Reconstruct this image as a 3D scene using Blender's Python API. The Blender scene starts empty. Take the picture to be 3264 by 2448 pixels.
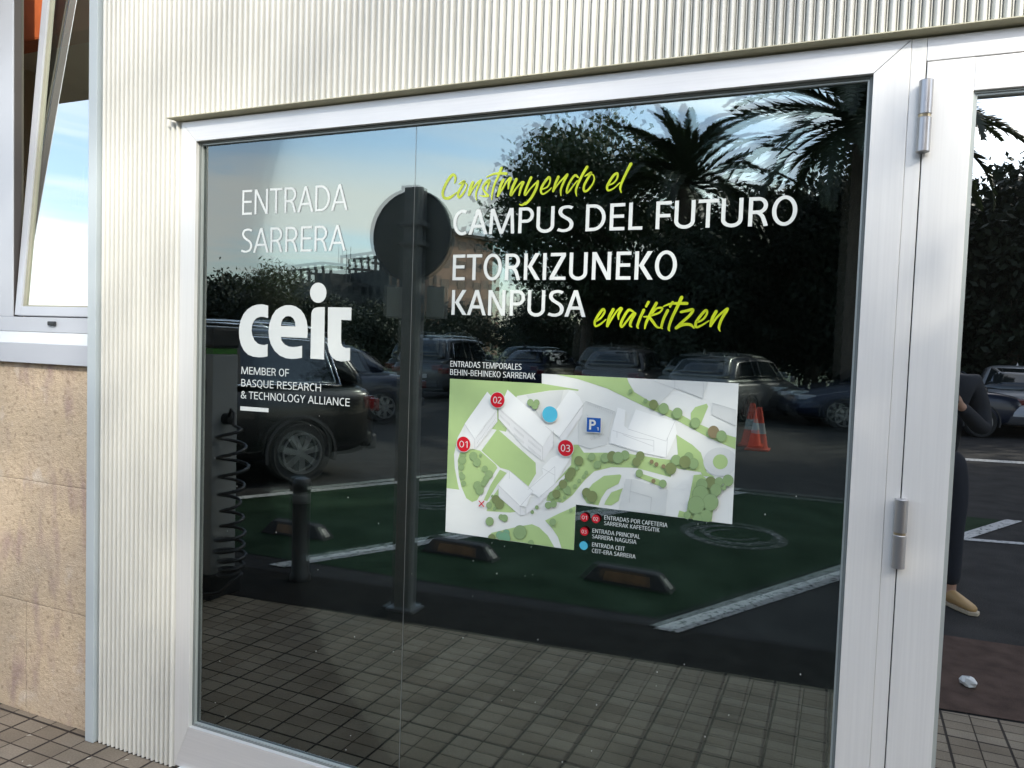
import bpy, bmesh, math, random
import numpy as np
from mathutils import Vector, Matrix, noise
R = math.radians
SC = bpy.context.scene
COL = SC.collection

# ------------------------------------------------------------------ camera
cam_d = bpy.data.cameras.new('camera')
cam = bpy.data.objects.new('camera', cam_d); COL.objects.link(cam)
cam_d.sensor_width = 36.0; cam_d.sensor_fit = 'HORIZONTAL'
cam_d.lens = 36.0 * 2450.0 / 3264.0
cam_d.clip_start = 0.02; cam_d.clip_end = 2000
YAW, PITCH, ROLL, DIST, EYE = R(23.58527946), R(-2.88157528), R(1.93222957), 1.99078314, 1.55
_f = Vector((-math.sin(YAW), math.cos(YAW), 0)); _r = Vector((math.cos(YAW), math.sin(YAW), 0)); _u = Vector((0, 0, 1))
_f2 = _f * math.cos(PITCH) + _u * math.sin(PITCH); _u2 = _u * math.cos(PITCH) - _f * math.sin(PITCH)
_r3 = _r * math.cos(ROLL) + _u2 * math.sin(ROLL); _u3 = _u2 * math.cos(ROLL) - _r * math.sin(ROLL)
M4 = Matrix((( _r3.x, _u3.x, -_f2.x, 0), (_r3.y, _u3.y, -_f2.y, -DIST), (_r3.z, _u3.z, -_f2.z, EYE), (0, 0, 0, 1)))
cam.matrix_world = M4
SC.camera = cam

# ------------------------------------------------------------------ exposure, sky, sun
SC.view_settings.view_transform = 'Standard'; SC.view_settings.look = 'None'
SC.view_settings.exposure = 1.62; SC.view_settings.gamma = 1.0; SC.view_settings.use_curve_mapping = False
SUN_AZ, SUN_EL = R(40), R(34)          # azimuth to the right of the facade's outward normal
to_sun = Vector((math.sin(SUN_AZ) * math.cos(SUN_EL), -math.cos(SUN_AZ) * math.cos(SUN_EL), math.sin(SUN_EL)))
W = bpy.data.worlds.new('World'); SC.world = W; W.use_nodes = True
nt = W.node_tree; nt.nodes.clear()
def N(t, **k):
    n = nt.nodes.new(t)
    for a, b in k.items(): setattr(n, a, b)
    return n
LK = lambda a, b: nt.links.new(a, b)
out = N('ShaderNodeOutputWorld'); bg = N('ShaderNodeBackground'); bg.inputs[1].default_value = 0.15
sky = N('ShaderNodeTexSky', sky_type='NISHITA'); sky.sun_disc = False
sky.sun_elevation = SUN_EL; sky.sun_rotation = math.atan2(to_sun.x, to_sun.y)
sky.air_density = 1.0; sky.dust_density = 1.5; sky.ozone_density = 1.0
tc = N('ShaderNodeTexCoord'); sep = N('ShaderNodeSeparateXYZ'); LK(tc.outputs['Generated'], sep.inputs[0])
def MATH(op, a, b=None, c=None, clamp=False):
    m = N('ShaderNodeMath', operation=op); m.use_clamp = clamp
    for i, v in enumerate((a, b, c)):
        if v is None: continue
        if isinstance(v, (int, float)): m.inputs[i].default_value = v
        else: LK(v, m.inputs[i])
    return m.outputs[0]
zz = MATH('ADD', MATH('MAXIMUM', sep.outputs[2], 0.0), 0.10)
cmb = N('ShaderNodeCombineXYZ'); LK(MATH('DIVIDE', sep.outputs[0], zz), cmb.inputs[0]); LK(MATH('DIVIDE', sep.outputs[1], zz), cmb.inputs[1])
def cloud(scale, detail, rough, lo, hi, stretch, rot, off):
    mp = N('ShaderNodeMapping'); mp.vector_type = 'TEXTURE'; LK(cmb.outputs[0], mp.inputs[0])
    mp.inputs['Scale'].default_value = stretch; mp.inputs['Rotation'].default_value = (0, 0, rot); mp.inputs['Location'].default_value = off
    n = N('ShaderNodeTexNoise'); LK(mp.outputs[0], n.inputs['Vector'])
    n.inputs['Scale'].default_value = scale; n.inputs['Detail'].default_value = detail; n.inputs['Roughness'].default_value = rough
    n.inputs['Distortion'].default_value = 0.35
    r = N('ShaderNodeMapRange', interpolation_type='SMOOTHSTEP'); LK(n.outputs[0], r.inputs[0])
    r.inputs[1].default_value = lo; r.inputs[2].default_value = hi
    return r.outputs[0]
cirrus = cloud(0.9, 7, 0.55, 0.40, 0.80, (1.0, 0.22, 1), R(-38), (5.1, 2.2, 0))
cumulus = cloud(0.55, 9, 0.60, 0.43, 0.60, (1, 1, 1), 0, (4.1, 1.7, 0))
low = N('ShaderNodeMapRange', interpolation_type='SMOOTHSTEP'); LK(sep.outputs[2], low.inputs[0])
low.inputs[1].default_value = 0.25; low.inputs[2].default_value = 0.17
# clouds take the light of the sky round them: bright towards the sun, greyer away from it
sunv = N('ShaderNodeVectorMath', operation='DOT_PRODUCT'); LK(tc.outputs['Generated'], sunv.inputs[0]); sunv.inputs[1].default_value = to_sun
near = N('ShaderNodeMapRange', interpolation_type='SMOOTHSTEP'); LK(sunv.outputs['Value'], near.inputs[0])
near.inputs[1].default_value = 0.45; near.inputs[2].default_value = 1.0
ccol = N('ShaderNodeMix', data_type='RGBA'); LK(near.outputs[0], ccol.inputs[0])
ccol.inputs[6].default_value = (4.6, 4.35, 4.1, 1); ccol.inputs[7].default_value = (16.0, 15.6, 14.6, 1)
m1 = N('ShaderNodeMix', data_type='RGBA'); LK(MATH('MULTIPLY_ADD', cirrus, 0.52, 0.04), m1.inputs[0]); LK(sky.outputs[0], m1.inputs[6]); LK(ccol.outputs[2], m1.inputs[7])
m2 = N('ShaderNodeMix', data_type='RGBA'); LK(MATH('MULTIPLY', MATH('MULTIPLY', cumulus, low.outputs[0]), 0.85), m2.inputs[0]); LK(m1.outputs[2], m2.inputs[6]); LK(ccol.outputs[2], m2.inputs[7])
LK(m2.outputs[2], bg.inputs[0]); LK(bg.outputs[0], out.inputs[0])

sun_d = bpy.data.lights.new('sun', 'SUN'); sun = bpy.data.objects.new('sun', sun_d); COL.objects.link(sun)
sun_d.energy = 2.1; sun_d.angle = R(0.8); sun_d.color = (1.0, 0.93, 0.82)
sun.rotation_euler = to_sun.to_track_quat('Z', 'Y').to_euler(); sun.location = to_sun * 60

# ------------------------------------------------------------------ materials
MATS = {}
def mat(name, col, rough=0.6, metal=0.0, spec=0.5, noise_s=0.0, noise_a=0.0, col2=None, bump=0.0, bump_s=40.0, stretch=(1, 1, 1), coat=0.0, trans=0.0, detail=4.0):
    if name in MATS: return MATS[name]
    m = bpy.data.materials.new(name); m.use_nodes = True; t = m.node_tree
    b = t.nodes['Principled BSDF']
    b.inputs['Base Color'].default_value = (*col, 1); b.inputs['Roughness'].default_value = rough
    b.inputs['Metallic'].default_value = metal; b.inputs['Specular IOR Level'].default_value = spec
    b.inputs['Coat Weight'].default_value = coat; b.inputs['Coat Roughness'].default_value = 0.04
    if noise_s or bump:
        tcn = t.nodes.new('ShaderNodeTexCoord'); mp = t.nodes.new('ShaderNodeMapping'); mp.inputs['Scale'].default_value = stretch
        t.links.new(tcn.outputs['Object'], mp.inputs[0])
    if noise_s:
        n = t.nodes.new('ShaderNodeTexNoise'); n.inputs['Scale'].default_value = noise_s; n.inputs['Detail'].default_value = detail
        t.links.new(mp.outputs[0], n.inputs['Vector'])
        r = t.nodes.new('ShaderNodeMapRange'); r.inputs[1].default_value = 0.3; r.inputs[2].default_value = 0.7
        t.links.new(n.outputs[0], r.inputs[0])
        mx = t.nodes.new('ShaderNodeMix'); mx.data_type = 'RGBA'
        c2 = col2 if col2 else tuple(c * (1 - noise_a) for c in col)
        mx.inputs[6].default_value = (*col, 1); mx.inputs[7].default_value = (*c2, 1)
        t.links.new(r.outputs[0], mx.inputs[0]); t.links.new(mx.outputs[2], b.inputs['Base Color'])
    if bump:
        n2 = t.nodes.new('ShaderNodeTexNoise'); n2.inputs['Scale'].default_value = bump_s; n2.inputs['Detail'].default_value = 5
        t.links.new(mp.outputs[0], n2.inputs['Vector'])
        bp = t.nodes.new('ShaderNodeBump'); bp.inputs['Strength'].default_value = bump; bp.inputs['Distance'].default_value = 0.01
        t.links.new(n2.outputs[0], bp.inputs['Height']); t.links.new(bp.outputs[0], b.inputs['Normal'])
    if trans:
        tr = t.nodes.new('ShaderNodeBsdfTranslucent'); tr.inputs[0].default_value = (col[0] * 1.6, col[1] * 1.8, col[2], 1)
        ms = t.nodes.new('ShaderNodeMixShader'); ms.inputs[0].default_value = trans
        o = t.nodes['Material Output']; t.links.new(b.outputs[0], ms.inputs[1]); t.links.new(tr.outputs[0], ms.inputs[2]); t.links.new(ms.outputs[0], o.inputs[0])
    MATS[name] = m; return m

def glass_mat(name, refl, tint, tr, tilt=None):
    """Coated pane: part mirror, part see-through (tr = tint of what passes, None = opaque dark backing)."""
    if name in MATS: return MATS[name]
    m = bpy.data.materials.new(name); m.use_nodes = True; t = m.node_tree; t.nodes.clear()
    o = t.nodes.new('ShaderNodeOutputMaterial'); g = t.nodes.new('ShaderNodeBsdfGlossy'); g.inputs['Roughness'].default_value = 0.0
    g.inputs[0].default_value = (*tint, 1)
    if tr is None:
        b = t.nodes.new('ShaderNodeBsdfDiffuse'); b.inputs[0].default_value = (0.004, 0.0043, 0.004, 1)
    else:
        b = t.nodes.new('ShaderNodeBsdfTransparent'); b.inputs[0].default_value = (*tr, 1)
    lw = t.nodes.new('ShaderNodeFresnel'); lw.inputs[0].default_value = 1.5
    ad = t.nodes.new('ShaderNodeMath'); ad.operation = 'ADD'; ad.use_clamp = True; ad.inputs[1].default_value = refl - 0.04
    t.links.new(lw.outputs[0], ad.inputs[0])
    mx = t.nodes.new('ShaderNodeMixShader'); t.links.new(ad.outputs[0], mx.inputs[0]); t.links.new(b.outputs[0], mx.inputs[1]); t.links.new(g.outputs[0], mx.inputs[2])
    t.links.new(mx.outputs[0], o.inputs[0])
    if tilt:      # the second pane of the unit is not quite parallel: its face leans by a fraction of a degree
        nv = t.nodes.new('ShaderNodeCombineXYZ'); a, e = R(tilt[0]), R(tilt[1])
        for i, v in enumerate((math.sin(a), -math.cos(a) * math.cos(e), -math.sin(e))): nv.inputs[i].default_value = v
        t.links.new(nv.outputs[0], g.inputs['Normal'])
    MATS[name] = m; return m

# ------------------------------------------------------------------ mesh helpers
def tag(o, label=None, cat=None, group=None, kind=None):
    if label: o['label'] = label
    if cat: o['category'] = cat
    if group: o['group'] = group
    if kind: o['kind'] = kind
    return o
def thing(name, label, cat, loc=(0, 0, 0), rz=0.0, group=None):
    o = bpy.data.objects.new(name, None); COL.objects.link(o); o.empty_display_size = 0.2
    o.location = loc; o.rotation_euler = (0, 0, rz)
    return tag(o, label, cat, group)
class MB:
    def __init__(s): s.v = []; s.f = []; s.mi = []
    def add(s, vs, fs, mi=0):
        b = len(s.v); s.v += [tuple(v) for v in vs]; s.f += [tuple(i + b for i in f) for f in fs]; s.mi += [mi] * len(fs); return s
    def box(s, x0, x1, y0, y1, z0, z1, mi=0):
        return s.add([(x0, y0, z0), (x1, y0, z0), (x1, y1, z0), (x0, y1, z0), (x0, y0, z1), (x1, y0, z1), (x1, y1, z1), (x0, y1, z1)],
                     [(0, 3, 2, 1), (4, 5, 6, 7), (0, 1, 5, 4), (1, 2, 6, 5), (2, 3, 7, 6), (3, 0, 4, 7)], mi)
    def prism(s, poly, y0, y1, mi=0):            # poly in (x, z), extruded along y
        n = len(poly)
        a = sum(poly[i][0] * poly[(i + 1) % n][1] - poly[(i + 1) % n][0] * poly[i][1] for i in range(n))
        if a < 0: poly = poly[::-1]
        vs = [(x, y0, z) for x, z in poly] + [(x, y1, z) for x, z in poly]
        fs = [tuple(range(n)), tuple(range(2 * n - 1, n - 1, -1))] + [(i + n, (i + 1) % n + n, (i + 1) % n, i) for i in range(n)]
        return s.add(vs, fs, mi)
    def ring(s, rings, close=True, mi=0, caps=True):  # list of equal-length vertex rings
        n = len(rings[0]); vs = [p for r in rings for p in r]; fs = []
        for k in range(len(rings) - 1):
            for i in range(n if close else n - 1):
                j = (i + 1) % n; fs.append((k * n + i, k * n + j, (k + 1) * n + j, (k + 1) * n + i))
        if caps and close: fs += [tuple(range(n - 1, -1, -1)), tuple(range((len(rings) - 1) * n, len(rings) * n))]
        return s.add(vs, fs, mi)
    def lathe(s, prof, n=24, axis='z', c=(0, 0, 0), mi=0):   # prof: (radius, along)
        rings = []
        for r, h in prof:
            ring = []
            for i in range(n):
                a = 2 * math.pi * i / n; p, q = r * math.cos(a), r * math.sin(a)
                ring.append({'z': (c[0] + p, c[1] + q, c[2] + h), 'y': (c[0] + q, c[1] + h, c[2] + p), 'x': (c[0] + h, c[1] + p, c[2] + q)}[axis])
            rings.append(ring)
        return s.ring(rings, mi=mi)
    def tube(s, pts, r, n=8, mi=0, taper=None):
        pts = [Vector(p) for p in pts]; rings = []; up = Vector((0, 0, 1)); prev = None
        for i, p in enumerate(pts):
            d = (pts[min(i + 1, len(pts) - 1)] - pts[max(i - 1, 0)]).normalized()
            ref = prev if prev is not None else (up if abs(d.z) < 0.9 else Vector((1, 0, 0)))
            a = d.cross(ref).normalized(); b = a.cross(d).normalized(); prev = b
            rr = r if taper is None else taper[i]
            rings.append([p + (a * math.cos(2 * math.pi * k / n) + b * math.sin(2 * math.pi * k / n)) * rr for k in range(n)])
        return s.ring(rings, mi=mi)
    def build(s, name, mats, parent=None, smooth=False, bevel=0.0, sub=0, auto=None):
        me = bpy.data.meshes.new(name); me.from_pydata(s.v, [], s.f); me.validate()
        if not isinstance(mats, (list, tuple)): mats = [mats]
        for m in mats: me.materials.append(m)
        if len(me.polygons) == len(s.mi): me.polygons.foreach_set('material_index', s.mi)
        bm = bmesh.new(); bm.from_mesh(me); bmesh.ops.recalc_face_normals(bm, faces=bm.faces)
        if bevel:
            bmesh.ops.remove_doubles(bm, verts=bm.verts, dist=1e-6)
            es = [e for e in bm.edges if len(e.link_faces) == 2 and e.calc_face_angle(0) > 0.5]
            bmesh.ops.bevel(bm, geom=es, offset=bevel, segments=2, affect='EDGES', profile=0.7)
        bm.to_mesh(me); bm.free()
        if smooth:
            for p in me.polygons: p.use_smooth = True
            if auto: me.set_sharp_from_angle(angle=R(auto))
        o = bpy.data.objects.new(name, me); COL.objects.link(o)
        if parent: o.parent = parent
        if sub:
            md = o.modifiers.new('sub', 'SUBSURF'); md.levels = sub; md.render_levels = sub
        return o
def flat_shape(name, loops_list, y, m, parent, thick=0.0004):
    """Flat film cut to outlines (x, z); each entry is [outer, hole, ...]; a real thin sheet with thickness."""
    bm = bmesh.new()
    for loops in loops_list:
        es = []
        for lp in loops:
            vs = [bm.verts.new((x, y, z)) for x, z in lp]
            es += [bm.edges.new((vs[i], vs[(i + 1) % len(vs)])) for i in range(len(vs))]
        bmesh.ops.triangle_fill(bm, edges=es, use_beauty=True, use_dissolve=False, normal=(0, -1, 0))
    for f in bm.faces:
        f.normal_update()
        if f.normal.y > 0: f.normal_flip()
    me = bpy.data.meshes.new(name); bm.to_mesh(me); bm.free(); me.materials.append(m)
    o = bpy.data.objects.new(name, me); COL.objects.link(o); o.parent = parent
    md = o.modifiers.new('film', 'SOLIDIFY'); md.thickness = thick; md.offset = -1
    return o
def copy_tree(o, parent=None):
    c = o.copy(); COL.objects.link(c)
    if parent: c.parent = parent
    for ch in list(o.children): copy_tree(ch, c)
    return c
def dup(o, loc, rz, label, group=None, s=1.0):
    c = copy_tree(o); c.location = loc; c.rotation_euler = (0, 0, rz); c.scale = (s, s, s); c['label'] = label
    if group: c['group'] = group
    return c

GHOST_X, GHOST_Z = 0.15, 0.28
JZ1, JZ2, JX1, JX2 = 0.453, 0.947, -2.987, -2.985
JL = -1.2195
EAVE_D, EAVE_Z = 1.0, 3.2
SHADE = [(14.2, -21.0), (18.6, -22.0, 1.03, 2.0, 'tall tree right of the tallest tree at the car park edge'), (22.8, -21.5, .98, 3.6, 'tall tree farthest right at the car park edge')]
SHADE2 = [(10.4, -14.6, 1.80, 1.2, 'dense evergreen tree added for shade at the right side, nearest the silver cars'), (15.4, -14.0, 1.80, 2.9, 'dense evergreen tree added for shade at the right side, midway along'), (4.7, -6.4, 0.92, 4.1, 'small dense evergreen added for shade at the right side, nearest the building'), (20.2, -13.0, 1.7, .2, 'dense evergreen tree added for shade at the far right side')]  # unseen trees, added to shade the car park and pavement
# ------------------------------------------------------------------ outlines of the printed films, in tenths of a millimetre on the facade
TEXT=[('ENTRADA',-1.8869,-1.4609,1.9557,0.0816,-0.0049),('SARRERA',-1.8894,-1.4654,1.8293,0.0807,-0.0037),('CAMPUS DEL FUTURO',-1.0848,-0.1342,1.8674,0.0719,0.0013),('ETORKIZUNEKO',-1.0823,-0.4225,1.7356,0.0747,-0.0005),('KANPUSA',-1.0821,-0.6665,1.6341,0.0729,0.0004),('MEMBER OF',-1.8797,-1.6782,1.4225,0.0249,0.0018),('BASQUE RESEARCH',-1.8789,-1.5482,1.3806,0.0249,0.0002),('& TECHNOLOGY ALLIANCE',-1.8805,-1.4362,1.34,0.025,-0.0002),('ENTRADAS TEMPORALES',-1.0812,-0.8514,1.4809,0.0171,0.0031),('BEHIN-BEHINEKO SARRERAK',-1.0809,-0.8079,1.4564,0.0171,0.0004),('ENTRADAS POR CAFETERIA',-0.5905,-0.417,1.0829,0.0115,0.0002),('SARRERAK KAFETEGITIK',-0.5908,-0.4372,1.0675,0.0111,-0.0002),('ENTRADA PRINCIPAL',-0.6227,-0.4892,1.0426,0.0114,0.0003),('SARRERA NAGUSIA',-0.6233,-0.4985,1.0268,0.0112,0.0003),('ENTRADA CEIT',-0.6223,-0.5298,1.0039,0.0114,0.0012),('CEIT-ERA SARRERA',-0.6221,-0.499,0.987,0.0112,-0.0003)]
SCRIPT=[[[(-10851,20183,26),(-10828,20254,59),(-10828,20372,72),(-10905,20435,86),(-11015,20356,95),(-11130,20191,93),(-11216,20011,86),(-11234,19879,80),(-11177,19777,82),(-11055,19758,87),(-10921,19812,79),(-10760,19922,24)],[(-10715,20150,16),(-10620,20190,72),(-10532,20225,76),(-10587,20110,86),(-10672,19984,87),(-10728,19855,76),(-10680,19768,76),(-10564,19861,66),(-10465,20012,42),(-10439,20115,37),(-10486,20170,37),(-10545,20186,39)],[(-10250,20177,91),(-10318,20018,94),(-10363,19825,86)],[(-10347,19811,47),(-10229,20014,55),(-10088,20162,60),(-9981,20227,75)],[(-10002,20196,75),(-10083,20006,60),(-10136,19853,57),(-10115,19670,26)],[(-9782,19920,21),(-9750,20054,65),(-9720,20207,85),(-9826,20148,78),(-9916,20024,71),(-9876,19918,60),(-9740,19770,72)],[(-9740,19763,59),(-9885,19764,52),(-10032,19796,16)],[(-9346,20537,84),(-9431,20332,77),(-9550,20082,64),(-9613,19828,59),(-9621,19648,26)],[(-9803,20308,34),(-9590,20379,59),(-9376,20386,72),(-9191,20369,84)],[(-9276,20195,90),(-9362,20008,85),(-9424,19755,77)],[(-9417,19755,46),(-9289,19953,59),(-9155,20163,46),(-9059,20234,84)],[(-9044,20221,89),(-9096,20084,76),(-9111,19932,33)],[(-8868,20186,89),(-8966,19988,84),(-9029,19800,76),(-8999,19761,64),(-8879,19920,51),(-8718,20089,51),(-8656,20092,83)],[(-8656,20086,89),(-8725,19912,71),(-8768,19737,46)],[(-8419,20211,83),(-8508,20027,76),(-8590,19805,71),(-8567,19740,58),(-8434,19898,45),(-8263,20065,45)],[(-8558,19513,76),(-8667,19461,63),(-8752,19489,20)],[(-8211,20090,85),(-8248,19907,80),(-8382,19666,77),(-8497,19533,72),(-8571,19481,69)],[(-8076,19871,41),(-7915,19931,49),(-7840,20090,49),(-7881,20187,76),(-7994,20071,77),(-8092,19912,77),(-8102,19790,58),(-8026,19738,49),(-7881,19820,41),(-7796,19897,27)],[(-7602,20185,81),(-7683,20000,76),(-7741,19800,68)],[(-7734,19799,35),(-7595,19996,49),(-7427,20162,49),(-7343,20231,76)],[(-7350,20212,76),(-7437,20041,68),(-7516,19829,62),(-7502,19666,27)],[(-7024,20140,48),(-7112,20198,67),(-7222,20083,67),(-7316,19900,62),(-7339,19753,62),(-7282,19764,49),(-7158,19919,40),(-7049,20047,40)],[(-6779,20405,80),(-6912,20187,75),(-7030,19939,67),(-7074,19780,62),(-7047,19632,22)],[(-6840,20156,21),(-6743,20204,61),(-6653,20238,61),(-6752,20084,67),(-6844,19903,67),(-6839,19769,62),(-6754,19765,61),(-6632,19892,48),(-6561,20047,40),(-6587,20168,35),(-6652,20205,35)],[(-6158,19880,40),(-6009,19938,47),(-5918,20065,47),(-5923,20183,60),(-6017,20136,74),(-6134,19971,74),(-6191,19843,66),(-6152,19742,55),(-6003,19794,40),(-5844,19930,34)],[(-5560,20409,86),(-5678,20182,73),(-5790,19927,66),(-5825,19785,60),(-5792,19665,21)]],[[(-6381,16227,51),(-6234,16320,58),(-6129,16483,57),(-6178,16555,76),(-6294,16409,76),(-6391,16227,69),(-6367,16101,58),(-6228,16158,50),(-6083,16286,32)],[(-5889,16558,86),(-5992,16342,86),(-6038,16107,75)],[(-6029,16108,50),(-5899,16343,57),(-5777,16524,41),(-5679,16596,75)],[(-5660,16579,85),(-5736,16417,75),(-5730,16292,32)],[(-5318,16494,39),(-5457,16546,74),(-5586,16366,75),(-5661,16169,75),(-5621,16098,57),(-5490,16261,57),(-5352,16441,57),(-5280,16460,67)],[(-5280,16451,74),(-5381,16263,74),(-5403,16138,67),(-5347,16095,21)],[(-5050,16551,81),(-5148,16320,74),(-5203,16125,67),(-5173,16064,28)],[(-4934,16763,74),(-4991,16648,63)],[(-4719,16738,80),(-4850,16483,81),(-4965,16235,74),(-5002,16059,35)],[(-4848,16431,49),(-4713,16590,49),(-4590,16618,56),(-4554,16592,49),(-4638,16486,49),(-4847,16413,63)],[(-5042,16375,32),(-4953,16376,49)],[(-4899,16377,67),(-4786,16239,74),(-4674,16110,56),(-4568,16094,31)],[(-4412,16550,80),(-4508,16331,73),(-4560,16121,66),(-4531,16069,28)],[(-4291,16768,62),(-4355,16646,56)],[(-4062,16891,90),(-4172,16631,83),(-4298,16335,73),(-4365,16090,66),(-4336,16012,28)],[(-4530,16653,31),(-4332,16725,55),(-4090,16735,79),(-3918,16737,79)],[(-4063,16511,62),(-3909,16548,72),(-3757,16576,72),(-3835,16428,72),(-4017,16253,72),(-4174,16094,73)],[(-4173,16086,62),(-3996,16184,79),(-3808,16188,72),(-3710,16104,38)],[(-3657,16243,48),(-3491,16331,55),(-3397,16486,54),(-3434,16562,72),(-3563,16416,72),(-3665,16243,72),(-3652,16131,62),(-3518,16177,48),(-3338,16300,31)],[(-3166,16540,81),(-3257,16352,82),(-3290,16165,71)],[(-3282,16165,48),(-3142,16388,54),(-2968,16560,54),(-2895,16603,81)],[(-2902,16578,81),(-3024,16339,71),(-3080,16135,64),(-3043,16034,20)]]]
LOGO=[[[(-17699,16537),(-17826,16564),(-17970,16578),(-18163,16567),(-18380,16512),(-18585,16396),(-18741,16242),(-18860,16030),(-18917,15800),(-18926,15609),(-18902,15418),(-18831,15210),(-18703,15023),(-18516,14886),(-18295,14828),(-18052,14814),(-17836,14830),(-17686,14860),(-17690,15264),(-17821,15231),(-17965,15236),(-18111,15270),(-18258,15379),(-18347,15528),(-18387,15698),(-18366,15888),(-18296,16021),(-18177,16118),(-18034,16164),(-17865,16164),(-17693,16130)]],[[(-16268,14865),(-16474,14830),(-16704,14812),(-16937,14831),(-17173,14906),(-17388,15048),(-17547,15249),(-17635,15472),(-17659,15696),(-17622,15959),(-17521,16204),(-17372,16392),(-17163,16506),(-16954,16560),(-16769,16565),(-16561,16522),(-16352,16414),(-16212,16260),(-16116,16079),(-16066,15861),(-16061,15679),(-16073,15514),(-17145,15518),(-17114,15393),(-16994,15285),(-16830,15215),(-16644,15203),(-16460,15218),(-16273,15255)],[(-17153,15879),(-16545,15873),(-16571,16016),(-16643,16134),(-16749,16197),(-16853,16208),(-16969,16190),(-17083,16099),(-17139,15987)]],[[(-15927,14851),(-15930,15864),(-15923,16301),(-15899,16392),(-15833,16466),(-15722,16500),(-15566,16514),(-15405,16516),(-15390,14844)]],[[(-15350,16971),(-15355,16909),(-15371,16849),(-15400,16793),(-15438,16745),(-15486,16704),(-15541,16674),(-15601,16655),(-15663,16649),(-15727,16654),(-15788,16672),(-15845,16701),(-15895,16741),(-15937,16790),(-15969,16846),(-15989,16906),(-15996,16969),(-15992,17032),(-15975,17093),(-15946,17149),(-15907,17198),(-15859,17238),(-15803,17267),(-15743,17286),(-15680,17292),(-15617,17285),(-15556,17267),(-15500,17237),(-15450,17198),(-15409,17149),(-15378,17094),(-15358,17034)]],[[(-15274,16514),(-14378,16513),(-14378,16114),(-14755,16121),(-14750,15532),(-14734,15371),(-14678,15283),(-14568,15237),(-14397,15247),(-14390,14855),(-14535,14823),(-14730,14806),(-14927,14835),(-15083,14928),(-15197,15086),(-15251,15301),(-15264,15518)]]]
BAR=[(-18814,13127),(-17606,13134),(-17607,12998),(-18816,12988)]
MAP_OUT=[(-10805,14451),(-7882,14454),(-7892,14730),(-2526,14730),(-2521,11121),(-6734,11147),(-6743,9863),(-10808,9858)]
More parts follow.
